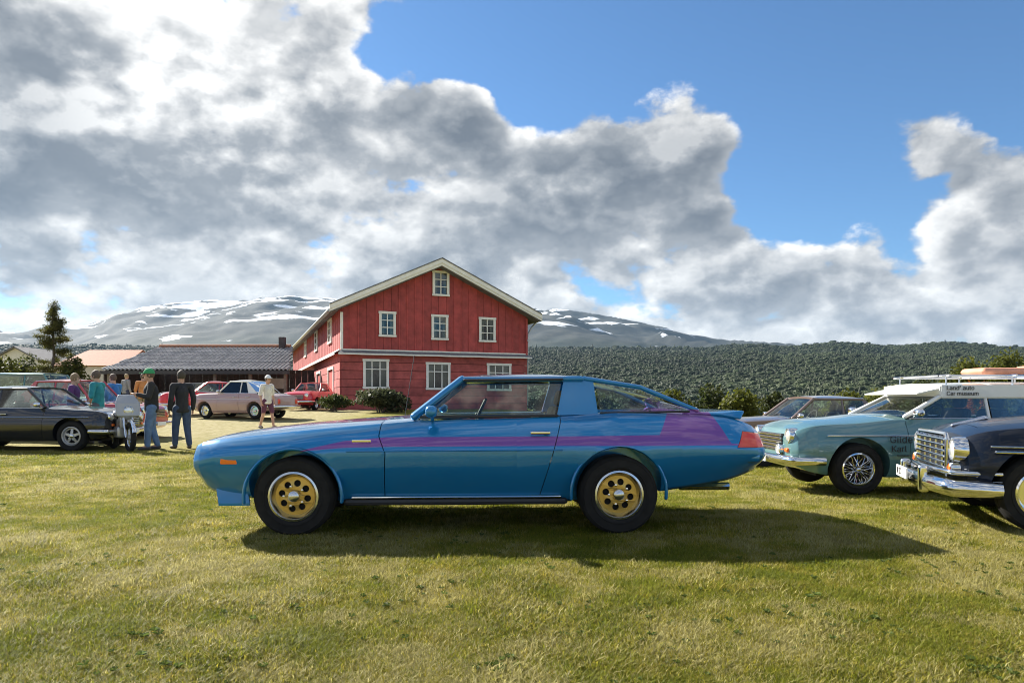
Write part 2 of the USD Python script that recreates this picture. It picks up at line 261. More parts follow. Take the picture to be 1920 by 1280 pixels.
M_LEAF_A = leafmat('birch_leaves', (.075, .090, .012), (.155, .165, .028), .5); M_LEAF_B = leafmat('shrub_leaves', (.045, .065, .016), (.10, .115, .032), .45); M_LEAF_C = leafmat('willow_leaves', (.075, .09, .042), (.15, .16, .085), .45)
M_NEEDLE = leafmat('spruce_needles', (.020, .032, .010), (.055, .062, .016), .2); M_ORANGE = leafmat('rowan_leaves', (.35, .07, .015), (.5, .16, .03)); M_FAR = leafmat('far_forest_leaves', (.028, .048, .020), (.085, .110, .040), .2, .005, (.5, 1.55))
M_BARK = mat('bark', (.11, .085, .065), .9, var=.4, scale=8, bump=.6)

def forest():
    r = np.random.default_rng(11); protos = []
    for k in range(3):
        V, F = [], []; n = 0; lev = 7
        for i in range(lev):
            z0 = .08 + .92 * i / lev; rad = .27 * (1 - i / lev) ** .8 + .02; m = 7
            a = np.linspace(0, 2 * PI, m, endpoint=False) + r.uniform(0, 3); q = rad * r.uniform(.6, 1.2, m)
            ring = np.stack([q * np.cos(a), q * np.sin(a), np.full(m, z0) - .03 * r.uniform(0, 1, m)], 1); V.append(ring); V.append([[0, 0, z0 + .24 + .02]])
            F += [(n + j, n + (j + 1) % m, n + m) for j in range(m)]; n += m + 1
        protos.append((f'spruce{"_" + "abc"[k]}', (np.vstack(V), np.array(F)), M_FAR))
    for k in range(3):
        lob = [((r.uniform(-.2, .2), r.uniform(-.2, .2), r.uniform(.45, .75)), (.22, .22, .22)) for _ in range(6)]; P, Q = crown_points(150, lob, r)
        
        V, F = leaf_cloud(P, Q, .055, r); ms = [(V, F)]; n0 = len(V)
        for c, q in lob[:5]:
            ic = trimesh.creation.icosphere(2, 1.); dv = 1 + .45 * (meshkit.fbm(ic.vertices * 2.3 + r.uniform(0, 50), 3) - .5) * 2; v = ic.vertices * dv[:, None] * np.array(q) * .88 + c; ms.append((v, ic.faces + n0)); n0 += len(v)
        protos.append((f'broadleaf_{"abc"[k]}', (np.vstack([m[0] for m in ms]), np.vstack([m[1] for m in ms])), M_FAR))
    n = 120000; y = np.exp(r.uniform(math.log(420), math.log(2440), n * 1)); u = r.uniform(-1.0, .95, n); z = hill_z(u, y)
    s = r.uniform(2.8, 6.6, n) * (1 + .35 * sm(900, 2300, y)) * (1 + .5 * (r.uniform(size=n) < .08)) * (1 + .45 * sm(2150, 2400, y)); mix = meshkit.fbm(np.stack([u * y / 160, y / 160, 0 * y], -1), 3, 6)
    idx = np.where(r.uniform(size=n) < .06 + .40 * sm(.48, .66, mix), r.integers(0, 3, n), r.integers(3, 6, n))
    wid = np.where(idx < 3, r.uniform(.9, 1.3, n), r.uniform(1.2, 2.0, n))
    instancer('/World/forest', protos, np.stack([u * y, y, z - .4], 1), idx, np.stack([s * wid, s * wid, s], 1), r.uniform(0, 6.28, n), label='dense mixed forest on the far slope')
forest()

def grass():
    r = np.random.default_rng(5); protos = []
    def gm(nm, c1, c2): return leafmat(nm, tuple(min(.5, q * k) for q, k in zip(c1, (2.3, 2.35, 1.9))), tuple(min(.6, q * k) for q, k in zip(c2, (2.1, 2.1, 1.7))), .5, 3., (.6, 1.3))
    mats = [gm('grass_green', (.095, .108, .010), (.14, .145, .018)), gm('grass_yellow', (.165, .155, .020), (.23, .19, .042)), gm('grass_dry', (.24, .19, .085), (.33, .26, .13))]
    for k in range(9):
        nb = 26; V, F = [], []
        for i in range(nb):
            x, y = r.normal(0, .045, 2); h = r.uniform(.012, .034) * (1.0 if k % 3 < 2 else 1.1); a = r.uniform(0, 6.28); lean = r.uniform(.2, 1.3) * h; w = r.uniform(.0014, .0026)
            d = np.array([math.cos(a), math.sin(a), 0]); s = np.array([-d[1], d[0], 0]); b = np.array([x, y, -.004]); q = len(V)
            V += [b - s * w, b + s * w, b + d * lean * .35 + [0, 0, h * .62] - s * w * .8, b + d * lean * .35 + [0, 0, h * .62] + s * w * .8, b + d * lean + [0, 0, h * .92]]
            F += [(q, q + 1, q + 3), (q, q + 3, q + 2), (q + 2, q + 3, q + 4)]
        protos.append((f'tuft_{"abcdefghi"[k]}', (np.array(V), np.array(F)), mats[k % 3]))
    n = 84000; y = np.sqrt(1 / r.uniform(1 / 15. ** 2, 1 / 2.3 ** 2, n)) ; y = 2.3 * (15 / 2.3) ** r.uniform(0, 1, n); u = r.uniform(-.86, .86, n); x = u * y
    p = np.stack([x, y, 0 * x], 1); dry = meshkit.fbm(p * .9 + 3, 3, 2); d2 = meshkit.fbm(p * 4.5, 2, 8); v = dry * .40 + d2 * .42 + .18 * meshkit.fbm(p * 13, 2, 4) + r.normal(0, .07, n)
    keep = r.uniform(size=n) < np.clip(1.25 - .85 * sm(.55, .68, v) - .45 * sm(7, 15, y), .15, 1)
    idx = r.integers(0, 3, n) * 3 + np.where(v < .47, 0, np.where(v < .552, 1, 2)); s = r.uniform(.6, 1.3, n) * (1 + .5 * sm(6, 14, y)) * (1 + .5 * sm(.60, .75, meshkit.fbm(p * 2.6 + 9, 2, 17)))
    z = ground_z(x, y) + .035 * (meshkit.fbm(np.stack([x, y, ground_z(x, y)], -1) * [1.6, 1.6, 0] + 5, 3) - .5) * sm(1, 4, np.hypot(x, y))
    pos = np.stack([x, y, z], 1)[keep]
    instancer('/World/grass', protos, pos, idx[keep], np.stack([s, s, s * r.uniform(.7, 1.1, n)], 1)[keep], r.uniform(0, 6.28, n)[keep], label='short mown lawn grass, green and partly dried')
grass()

_mats['haze_air'] = usdkit.material(stage, '/World/Looks/haze_air', {'v': ('principled_volume', {'color': (.45, .70, 1.0), 'density': HAZE, 'anisotropy': .2})}, volume='v.volume')
obj('haze', bx(26000, 11400, 1300, (0, 5000, 540)), _mats['haze_air'], kind='stuff', label='thin blue summer haze')

def weeds():
    r = np.random.default_rng(21); protos = []
    for k in range(3):
        V, F = [], []
        for i in range(9):
            a = i * 2.4 + r.uniform(0, .6); l = r.uniform(.03, .065); w = l * (.28, .5, .2)[k]; d = np.array([math.cos(a), math.sin(a), 0]); q = np.array([-d[1], d[0], 0]); n = len(V); h = r.uniform(.012, .045)
            V += [[0, 0, .004], d * l * .5 + q * w + [0, 0, h], d * l + [0, 0, h * .7], d * l * .5 - q * w + [0, 0, h]]; F += [(n, n + 1, n + 2), (n, n + 2, n + 3)]
        protos.append((f'rosette_{"abc"[k]}', (np.array(V), np.array(F)), leafmat('weed_leaves', (.10, .15, .025), (.16, .21, .05), .45, 4.)))
    n = 900; y = 2.4 * (8 / 2.4) ** r.uniform(0, 1, n); x = r.uniform(-.8, .8, n) * y; c = meshkit.fbm(np.stack([x, y, 0 * x], 1) * 1.7, 2, 31); k = c > .56; x, y = x[k], y[k]
    x = np.concatenate([x, at_(1890, 2.85) + r.normal(0, .07, 26), at_(945, 2.9) + r.normal(0, .06, 14)]); y = np.concatenate([y, 2.85 + r.normal(0, .06, 26), 2.9 + r.normal(0, .05, 14)]); n = len(x); s = r.uniform(.25, .6, n)
    instancer('/World/weeds', protos, np.stack([x, y, 0 * x + .012], 1), r.integers(0, 3, n), np.stack([s, s, s], 1), r.uniform(0, 6.28, n), label='small broad-leaved weeds scattered in the lawn')
def at_(px, y): return (px - 960) / FPX * y
weeds()

# ------------------------------------------------------------------ the red barn
M_RED = mat('barn_red_paint', (.33, .052, .048), .75, var=.30, scale=2.5, bump=.4, bscale=30, random=.16)
M_RED2 = mat('barn_red_paint_lower', (.34, .072, .065), .8, var=.35, scale=2.5, bump=.4, bscale=30, random=.16)
M_WHITE = mat('white_trim_paint', (.74, .73, .69), .6, var=.08, scale=5); M_PANE = glass('window_pane', (.62, .66, .65), 1.)
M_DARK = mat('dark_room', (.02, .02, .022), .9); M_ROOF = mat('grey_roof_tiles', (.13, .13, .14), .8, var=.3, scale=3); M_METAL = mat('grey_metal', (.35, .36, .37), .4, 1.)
def barn():
    C0 = np.array([-8.5, 34., 0]); ang = math.atan2(.368, .93); W, LEN, ZB, ZE, SL = 10.0, 34.0, .50, 5.72, .468; ZP = ZE + SL * W / 2
    b = thing('barn', 'tall red wooden barn with white barge boards and white framed windows', 'barn', (*C0[:2], 0), ang)
    # local: x along the gable, y along the barn (back), z up
    def gu(px): k = (px - 960) / FPX; g = np.array([.93, .368]); return (k * C0[1] - C0[0]) / (g[0] - k * g[1])
    def gz(px, py): u = gu(px); d = C0[1] + .368 * u; return EYE + (HORIZON - py) / FPX * d
    def sv(px): k = (px - 960) / FPX; return (C0[0] - k * C0[1]) / (.368 + .93 * k)
    def szz(v, py): return EYE + (HORIZON - py) / FPX * (C0[1] + .93 * v)
    core = Polygon([(.06, ZB), (W - .06, ZB), (W - .06, ZE - .06), (W / 2, ZP - .10), (.06, ZE - .06)])
    wins = []   # gable windows: u0, u1, z0, z1
    for x0, x1, y0, y1 in ((812, 840, 511, 553), (712, 740, 587, 629), (810, 838, 593, 635), (899, 927, 598, 639)):
        wins.append((gu(x0), gu(x1), gz((x0 + x1) / 2, y1), gz((x0 + x1) / 2, y0), 'small'))
    for x0, x1, y0, y1 in ((682, 727, 676, 726), (800, 842, 682, 728), (914, 956, 684, 730)):
        wins.append((gu(x0), gu(x1), gz((x0 + x1) / 2, y1), gz((x0 + x1) / 2, y0), 'wide'))
    holes = [sbox(u0, z0, u1, z1) for u0, u1, z0, z1, _ in wins]
    zbelt = 3.42
    # gable: vertical boards above the belt
    tri = Polygon([(0, zbelt + .16), (W, zbelt + .16), (W, ZE), (W / 2, ZP), (0, ZE)]); nb = 24; w = W / nb
    for i in range(nb):
        pc = tri.intersection(sbox(i * w + .008, 0, (i + 1) * w - .008, 20))
        for h in holes: pc = pc.difference(h)
        if pc.area > 1e-4: obj('board', xzprism(pc, -.035 + .006 * (i % 2), -.005), M_RED, b)
    obj('batten', cat_([bx(.05, .03, tri.intersection(sbox(i * w - .001, 0, i * w + .001, 20)).bounds[3] - zbelt - .2, (i * w, -.042, (tri.intersection(sbox(i * w - .001, 0, i * w + .001, 20)).bounds[3] + zbelt + .1) / 2)) for i in range(1, nb) if not any(u0 - .03 < i * w < u1 + .03 for u0, u1, *_ in wins)]), M_RED, b, kind='stuff')
    # lower storey: horizontal planks
    nz = 7; hgt = (zbelt - ZB) / nz
    for i in range(nz):
        pc = sbox(0, ZB + i * hgt + .012, W, ZB + (i + 1) * hgt - .012)
        for h in holes: pc = pc.difference(h)
        for g in getattr(pc, 'geoms', [pc]):
            if g.area > 1e-3: obj('plank', xzprism(g, -.07 - .008 * (i % 2), -.005), M_RED2, b)
    # left side wall (x = 0 plane, faces -x)
    swin = []
    for p0, p1, y0, y1 in ((613, 624, 601, 642), (586, 597, 622, 657), (568, 576, 636, 668)):
        v0, v1 = sorted((sv(p1), sv(p0))); v1 = v0 + min(v1 - v0, 1.6); vm = (v0 + v1) / 2; swin.append((v0, v1, szz(vm, y1), szz(vm, y0)))
    sdoor = [(sv(629), sv(618), ZB, 2.75), (sv(604), sv(597), ZB, 2.75)]
    sh = [sbox(v0, z0, v1, z1) for v0, v1, z0, z1 in swin] + [sbox(v0, z0, v1, z1) for v0, v1, z0, z1 in sdoor]
    nb2 = 80; w2 = LEN / nb2; ms = []
    for i in range(nb2):
        pc = sbox(i * w2 + .01, zbelt + .16, (i + 1) * w2 - .01, ZE - .05)
        for h in sh: pc = pc.difference(h)
        ms.append(xzprism(pc, 0, .03 + .012 * (i % 2)))
    side = R(cat_(ms), PI / 2); obj('side_boards', side, M_RED, b, kind='stuff')      # (x,y,z) -> (-y,x,z)
    for i in range(nz):
        pc = sbox(0, ZB + i * hgt + .012, LEN, ZB + (i + 1) * hgt - .012)
        for h in sh: pc = pc.difference(h)
        for g in getattr(pc, 'geoms', [pc]):
            if g.area > 1e-2: obj('plank', R(xzprism(g, 0, .07 + .01 * (i % 2)), PI / 2), M_RED2, b)
    # inner core closes the walls
    obj('wall', cat_([bx(W - .1, LEN, ZE - ZB - .2, (W / 2 + .03, LEN / 2 + .3, (ZE + ZB) / 2 - .1))]), M_DARK, b)
    back = Polygon([(.05, ZE - .35), (W - .05, ZE - .35), (W - .05, ZE - .1), (W / 2, ZP - .14), (.05, ZE - .1)]); obj('gable_backing', xzprism(back, .05, LEN), M_DARK, b)
    # windows
    def window(u0, u1, z0, z1, kind, side=False):
        f = [bx(u1 - u0 + .14, .05, .12, ((u0 + u1) / 2, -.08, z1 + .02)), bx(u1 - u0 + .14, .07, .10, ((u0 + u1) / 2, -.09, z0 - .02))]
        f += [bx(.13, .05, z1 - z0 - .09, (u, -.08, (z0 + z1) / 2)) for u in (u0 + .02, u1 - .02)]
        t = thing('window', None, None, parent=b)
        ms = [bx(.05, .04, z1 - z0 - .1, (u, -.05, (z0 + z1) / 2)) for u in ([u0 + (u1 - u0) / 3, u0 + 2 * (u1 - u0) / 3] if kind == 'wide' else [(u0 + u1) / 2])]
        ms += [bx(u1 - u0 - .16, .035, .045, ((u0 + u1) / 2, -.05, z0 + (z1 - z0) * q)) for q in ((.36, .68) if kind == 'small' else (.68,))]
        parts = {'frame': (cat_(f), M_WHITE), 'muntin': (cat_(ms), M_WHITE), 'pane': (bx(u1 - u0 - .02, .01, z1 - z0 - .02, ((u0 + u1) / 2, -.025, (z0 + z1) / 2)), M_PANE)}
        wq = u1 - u0; parts['curtain'] = (cat_([bx(wq * .26, .01, (z1 - z0) * .94, (u0 + wq * q, .012, (z0 + z1) / 2)) for q in (.17, .83)] + [bx(wq * .9, .01, (z1 - z0) * .2, ((u0 + u1) / 2, .02, z1 - (z1 - z0) * .13))]), mat('curtain_cloth', (.55, .53, .48), .9, var=.2, scale=20))
        for k, (m, mm) in parts.items(): obj(k, R(m, -PI / 2) if side else m, mm, t)
    for wdw in wins: window(*wdw)
    for v0, v1, z0, z1 in swin: window(-v1, -v0, z0, z1, 'small', True)
    for v0, v1, z0, z1 in sdoor:
        t = thing('door', None, None, parent=b)
        obj('door_leaf', bx(.03, v1 - v0 - .16, z1 - z0 - .1, (-.03, (v0 + v1) / 2, (z0 + z1) / 2)), mat('barn_door_paint', (.42, .06, .05), .6, var=.15), t)
        obj('frame', cat_([bx(.08, .13, z1 - z0, (-.09, v, (z0 + z1) / 2)) for v in (v0 + .02, v1 - .02)] + [bx(.09, v1 - v0 + .14, .14, (-.09, (v0 + v1) / 2, z1 + .07))]), M_WHITE, t)
    # roof
    ov, fr = .62, .6
    def slope(sgn):
        e = W / 2 + ov; c = np.array([[W / 2, -fr, ZP + .12], [W / 2, LEN + fr, ZP + .12], [W / 2 - sgn * e, LEN + fr, ZP + .12 - SL * e], [W / 2 - sgn * e, -fr, ZP + .12 - SL * e]])
        return plate(c if sgn < 0 else c[::-1], .16 )
    for s in (1, -1): obj('roof_slope', slope(s), M_ROOF, b)
    for s in (1, -1):
        e = W / 2 + ov + .03; pl = [(W / 2, ZP + .30), (W / 2 - s * e, ZP + .30 - SL * e), (W / 2 - s * e, ZP + .0 - SL * e), (W / 2, ZP - .02)]
        obj('barge_board', xzprism(Polygon(pl), -fr - .06, -fr - .012), M_WHITE, b)
        pl2 = [(W / 2, ZP + .33), (W / 2 - s * e, ZP + .33 - SL * e), (W / 2 - s * e, ZP + .12 - SL * e), (W / 2, ZP + .12)]; obj('barge_cap', xzprism(Polygon(pl2), -fr - .10, -fr - .066), M_WHITE, b)
        obj('roof_edge', xzprism(Polygon([(W / 2, ZP + .39), (W / 2 - s * e, ZP + .39 - SL * e), (W / 2 - s * e, ZP + .335 - SL * e), (W / 2, ZP + .335)]), -fr - .13, -fr + .02), M_ROOF, b)
    obj('soffit', cat_([xzprism(Polygon([(W / 2, ZP + .09), (W / 2 - s * (W / 2 + ov), ZP + .09 - SL * (W / 2 + ov)), (W / 2 - s * (W / 2 + ov), ZP + .04 - SL * (W / 2 + ov)), (W / 2, ZP + .04)]), -fr, -.045) for s in (1, -1)]), M_RED, b)
    zg = ZE - SL * ov + .05
    obj('gutter', tube([(-ov - .06, -fr, zg), (-ov - .06, LEN, zg)], .07), M_METAL, b); obj('gutter', tube([(W + ov + .06, -fr, zg), (W + ov + .06, LEN, zg)], .07), M_METAL, b)
    obj('downpipe', tube([(W + ov + .04, .1, zg - .02), (W + .35, .1, zg - .35), (W + .12, .1, zg - .75), (W + .1, .1, ZB + .3)], .045), M_METAL, b)
    # belt, corner boards, plinth
    obj('belt_trim', bx(W + .1, .06, .06, (W / 2, -.075, zbelt + .205)), M_WHITE, b); obj('belt_trim', bx(W + .38, .03, .07, (W / 2, -.345, zbelt - .02)), M_WHITE, b)
    obj('belt_trim', bx(.06, LEN, .06, (-.075, LEN / 2 + .1, zbelt + .205)), M_WHITE, b); obj('belt_trim', bx(.03, LEN, .07, (-.345, LEN / 2 - .1, zbelt - .02)), M_WHITE, b)
    M_FL = mat('grey_flashing', (.20, .20, .205), .6, var=.2)
    obj('skirt_roof', plate([(-.2, -.34, zbelt + .01), (W + .2, -.34, zbelt + .01), (W + .02, -.06, zbelt + .16), (-.02, -.06, zbelt + .16)], .02), M_FL, b); obj('skirt_roof', plate([(-.34, LEN, zbelt + .01), (-.34, -.2, zbelt + .01), (-.06, -.02, zbelt + .16), (-.06, LEN, zbelt + .16)], .02), M_FL, b)
    obj('belt_board', bx(W, .05, .11, (W / 2, -.055, zbelt + .02)), M_RED2, b); obj('belt_board', bx(.05, LEN, .11, (-.055, LEN / 2, zbelt + .02)), M_RED2, b)
    obj('corner_board', bx(.14, .06, ZE - zbelt - .5, (.0, -.085, (ZE + zbelt) / 2)), M_WHITE, b); obj('corner_board', bx(.12, .06, ZE - zbelt - .3, (W - .03, -.085, (ZE + zbelt) / 2)), M_RED, b)
    obj('plinth', bx(W - .1, LEN, 1.2, (W / 2, LEN / 2, ZB - .6)), mat('foundation_stone', (.26, .25, .24), .9, var=.3, scale=4, bump=.5), b)
    obj('wall_lamp', cat_([bx(.08, .14, .05, (W + .04, -.10, zbelt + 1.0)), lathe([(0, 0), (.09, 0), (.05, .14), (0, .16)], 12).apply_translation((W + .06, -.2, zbelt + .95))]), M_METAL, b)
barn()

def carport():
    r = np.random.default_rng(3); y0, y1 = 40., 45.5; e = pix(195, 690, y0); e2 = pix(545, 690, y0); x0, x1, ze = e[0], e2[0], e[2]; zr = 4.55; L = x1 - x0; zg = .58
    t = thing('carport', 'low open shed with grey wavy tile roof left of the barn', 'shed', (x0, y0, 0))
    ym = 4.6   # ridge
    def roofz(y): return ze + (zr - ze) * y / ym
    nt, nr = 44, 7; V, F = [], []
    for a in range(nr):                       # wavy tiles in courses, each course proud of the one above
        ya, yb = -.35 + (ym + .35) * a / nr, -.35 + (ym + .35) * (a + 1) / nr + .05
        xs = np.linspace(.9 * (a / nr), L - 1.5 * (a / nr), nt * 6 + 1); w = .045 * np.sin(xs / L * nt * 2 * PI) + r.normal(0, .004)
        for y, dz in ((ya, .05), (yb, .0)):
            V.append(np.stack([xs, np.full_like(xs, y), roofz(y) + w + dz], 1))
        V.append(np.stack([xs, np.full_like(xs, ya), roofz(ya) + w + .01], 1)); k = len(xs); o = 3 * a * k; i = np.arange(k - 1) + o
        F += [np.stack([i, i + 1, i + k + 1], 1), np.stack([i, i + k + 1, i + k], 1), np.stack([i, i + 2 * k + 1, i + 1], 1), np.stack([i, i + 2 * k, i + 2 * k + 1], 1)]
    obj('roof_tiles', (np.vstack(V), np.vstack(F)), mat('shed_tiles', (.24, .235, .235), .75, var=.3, scale=2.), t, kind='stuff')
    obj('ridge', tube([(.9, ym, zr + .06), (L - 1.5, ym, zr + .06)], .12), mat('ridge_tiles', (.33, .15, .09), .8, var=.3), t)
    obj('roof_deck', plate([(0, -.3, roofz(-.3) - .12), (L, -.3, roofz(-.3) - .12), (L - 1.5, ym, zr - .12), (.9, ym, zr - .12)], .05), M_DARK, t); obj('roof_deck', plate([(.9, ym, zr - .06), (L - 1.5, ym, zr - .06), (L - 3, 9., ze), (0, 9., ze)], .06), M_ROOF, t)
    obj('fascia', bx(L + .1, .05, .2, (L / 2, -.34, roofz(-.35) - .14)), mat('tarred_wood', (.045, .042, .045), .8, var=.3), t)
    obj('chimney', bx(.36, .36, .8, (L * .82, ym - .2, zr + .22)), mat('chimney_brick', (.06, .05, .05), .9, var=.3), t)
    for i in range(6): obj('post', bx(.16, .16, ze - zg - .1, (.3 + (L - .6) * i / 5, 0, (ze + zg) / 2 - .12)), mat('weathered_wood', (.18, .15, .12), .9, var=.3), t)
    n = 26
    for i in range(n): obj('wall_board', bx(L / n - .02, .03, ze - zg + .3, ((i + .5) * L / n, 6.2 + .01 * (i % 2), (ze + zg) / 2)), mat('dark_shed_boards', (.075, .055, .05), .9, var=.35, random=.15), t)
    obj('end_wall', bx(.06, 6.2, ze - zg, (.0, 3.1, (ze + zg) / 2)), mat('dark_shed_boards', None), t)
    obj('notice_board', bx(1.1, .04, .7, (L * .74, 6.15, 2.2)), M_WHITE, t); obj('notice_board', bx(.8, .04, .6, (L * .62, 6.15, 2.0)), M_WHITE, t)
carport()

def farmhouse():
    y = 58.; p0, p1 = pix(95, 690, y), pix(232, 690, y); zr, ze = pix(0, 652, y)[2], pix(0, 686, y)[2]; L = p1[0] - p0[0]
    h = thing('farmhouse', 'house with pale orange tile roof behind the carport', 'house', (p0[0], y, 0))
    obj('wall', bx(L - .6, 6, ze - .2, (L / 2 - .2, 3.2, (ze + .2) / 2)), mat('cream_wall', (.55, .50, .42), .8, var=.1), h)
    nb = 12
    for i in range(8):
        a0, a1 = i / 8, (i + 1) / 8; q = lambda a: (np.array([0, 0, ze]) * (1 - a) + np.array([1.2, 3.4, zr]) * a); e = lambda a: (np.array([L, 0, ze]) * (1 - a) + np.array([L - .2, 3.4, zr]) * a)
        obj('roof_course', plate([q(a0), e(a0), e(a1) + [0, 0, .02], q(a1) + [0, 0, .02]], .05), mat('terracotta', (.33, .105, .045), .8, var=.3, scale=5), h)
    obj('roof_back', plate([(1.2, 3.42, zr), (L - .2, 3.42, zr), (L, 7, ze), (0, 7, ze)], .05), mat('terracotta', None), h)
    for k in (.25, .55, .8): obj('window', bx(.9, .06, 1.0, (L * k, .18, 1.9)), M_PANE, h)
    h2 = thing('gabled_house', 'small white gabled house at far left behind the tree', 'house', (*pix(-10, 700, 66.)[:2], 0)); W = 4.2; zt = pix(0, 651, 66.)[2]; z2 = pix(0, 672, 66.)[2]
    obj('wall', xzprism(Polygon([(0, .2), (W, .2), (W, z2), (W / 2, zt), (0, z2)]), 0, 7), mat('white_wall', (.62, .60, .56), .8, var=.1), h2)
    for s in (0, 1):
        c = [(W / 2, -.4, zt + .1), (W / 2, 7.4, zt + .1), ((-.4, W + .4)[s], 7.4, z2 - .15), ((-.4, W + .4)[s], -.4, z2 - .15)]; obj('roof_slope', plate(c if s else c[::-1], .12), M_ROOF, h2)
    obj('window', bx(.8, .05, 1.0, (W / 2, -.03, 3.4)), M_PANE, h2)
farmhouse()

# ------------------------------------------------------------------ trees and shrubs
def conifer(px, ptop, y, label, rad=1.9, bare=.12, seed=1, m=None):
    r = np.random.default_rng(seed); b = pix(px, 700, y); zg = float(ground_z(b[0], y)); top = pix(px, ptop, y)[2]; H = top - zg
    t = thing('spruce_tree', label, 'tree', (b[0], y, zg)); zs = np.linspace(0, H * .97, 9)
    obj('trunk', tube([(r.normal(0, .04), r.normal(0, .04), z) for z in zs], np.linspace(.17, .02, 9)), M_BARK, t)
    P, Q, br = [], [], []
    for i in range(95):
        z = H * (bare + (1 - bare) * r.uniform(0, 1) ** .9); f = (1 - z / H); l = rad * (f ** .75) * r.uniform(.55, 1.15) + .08; a = r.uniform(0, 6.28); d = np.array([math.cos(a), math.sin(a), 0])
        tip = np.array([0, 0, z]) + d * l + [0, 0, l * r.uniform(-.15, .25)]; br.append(tube([(0, 0, z), tip], [.035 * f + .01, .008], 4)); k = int(70 + 170 * l)
        s = r.uniform(.25, 1.05, k); p = np.array([0, 0, z]) + (tip - [0, 0, z]) * s[:, None] + r.normal(0, .13, (k, 3)) * [1, 1, .8] * (1.1 - .4 * s[:, None]); P.append(p); Q.append(np.tile([0, 0, 1.], (k, 1)))
    obj('branches', cat_(br), M_BARK, t, kind='stuff'); obj('crown', leaf_cloud(np.vstack(P), np.vstack(Q), .075, r, True, .3), m or M_NEEDLE, t)
conifer(100, 566, 46., 'tall loose spruce standing at the far left before the fell', 1.85, .10, 3, leafmat('sunlit_spruce_needles', (.065, .075, .014), (.14, .135, .026), .45))

def shrub(name, label, cat, px0, px1, ptop, y, m, n=2600, size=.10, seed=0, group=None, sink=0., trunk=False, lobes=9):
    r = np.random.default_rng(seed); a, c = pix(px0, ptop, y), pix(px1, ptop, y); xc = (a[0] + c[0]) / 2; zg = float(ground_z(xc, y)) - sink; H, W = a[2] - zg, c[0] - a[0]
    t = thing(name, label, cat, (xc, y, zg), group=group); lob = []
    for i in range(lobes):
        q = r.uniform(.26, .42); zc = H * (r.uniform(.35, .80) if trunk else r.uniform(.25, .74)); lob.append(((r.uniform(-.5, .5) * W * (1 - .55 * zc / H), r.uniform(-.35, .35) * W * .6, zc), (W * q * .8, W * q * .7, H * q * .72)))
    lob.append(((0, 0, H * .74), (W * .24, W * .24, H * .26)))
    P, Q = crown_points(n, lob, r); P[:, 2] = np.clip(P[:, 2], .03, None)
    st = [tube([(r.normal(0, .08 * W) * (not trunk), r.normal(0, .05 * W) * (not trunk), 0), np.array(l[0]) * [.5, .5, .6], np.array(l[0])], [.035 * (1 + 2 * trunk) * max(1, H / 5), .025 * max(1, H / 5), .01], 5) for l in lob[:6]]
    obj('trunk' if trunk else 'stem', cat_(st), M_BARK, t); obj('crown' if trunk else 'foliage', leaf_cloud(P, Q, size, r), m, t)
shrub('bush', 'rounded grey-green willow bush before the barn gable', 'bush', 662, 772, 726, 31., M_LEAF_C, 3400, .085, 1)
shrub('bush', 'small dark bush at the barn corner', 'bush', 596, 662, 738, 32., M_LEAF_B, 1500, .07, 2)
for i, (a, b, tp, y, m) in enumerate([(1170, 1236, 722, 34, M_LEAF_A), (1222, 1300, 728, 31, M_LEAF_A), (1290, 1366, 716, 37, M_LEAF_B), (1350, 1432, 724, 33, M_LEAF_A), (1420, 1480, 732, 35, M_LEAF_B), (1060, 1180, 730, 40, M_LEAF_B), (1545, 1640, 728, 36, M_LEAF_A), (1630, 1720, 720, 38, M_LEAF_A), (1700, 1768, 730, 33, M_LEAF_B), (990, 1070, 736, 44, M_LEAF_A)]):
    shrub('bush', ['pale leafy bush right of the barn, first beyond the car roof', 'low yellow-green bush seen over the blue car', 'darker taller bush over the rear window', 'yellow-green bush over the spoiler', 'dark bush between the coupe and the brown sedan', 'wide dark bush by the barn right corner', 'light bush over the brown sedan roof', 'tall light bush right of the brown sedan', 'dark bush left of the roof rack', 'distant light bush at the barn edge'][i], 'bush', a, b, tp, y, m, 1900, .10, 20 + i)
for i, (a, b, tp, y, lab) in enumerate([(1765, 1850, 678, 44, 'bushy birch with olive leaves behind the white roofed car, left one'), (1835, 1930, 664, 48, 'tall olive birch at the right edge, behind the roof rack'), (1700, 1780, 704, 52, 'short birch left of the olive birches'), (1905, 2010, 672, 46, 'birch cut by the right edge of the picture')]):
    shrub('birch_tree', lab, 'tree', a, b, tp, y, M_LEAF_A if i != 2 else M_LEAF_B, 3600, .12, 60 + i, trunk=True, lobes=12)
for i, (a, b, tp, y, lab) in enumerate([(20, 92, 660, 47, 'leafy green bush left of the tall spruce'), (105, 168, 664, 44, 'leafy green bush right of the tall spruce, before the orange roof'), (-40, 30, 668, 42, 'bush cut by the left edge of the picture')]):
    shrub('bush', lab, 'bush', a, b, tp, y, M_LEAF_A if i else M_LEAF_B, 2400, .10, 90 + i)
for i, (a, b, tp, y, lab) in enumerate([(1803, 1828, 704, 30, 'orange-leaved shrub left of the roof rack, the taller'), (1836, 1858, 712, 31, 'small orange shrub just over the roof rack'), (1794, 1822, 733, 28, 'low orange shrub left of the white roof')]):
    shrub('orange_shrub', lab, 'shrub', a, b, tp, y, M_ORANGE, 500, .05, 80 + i)

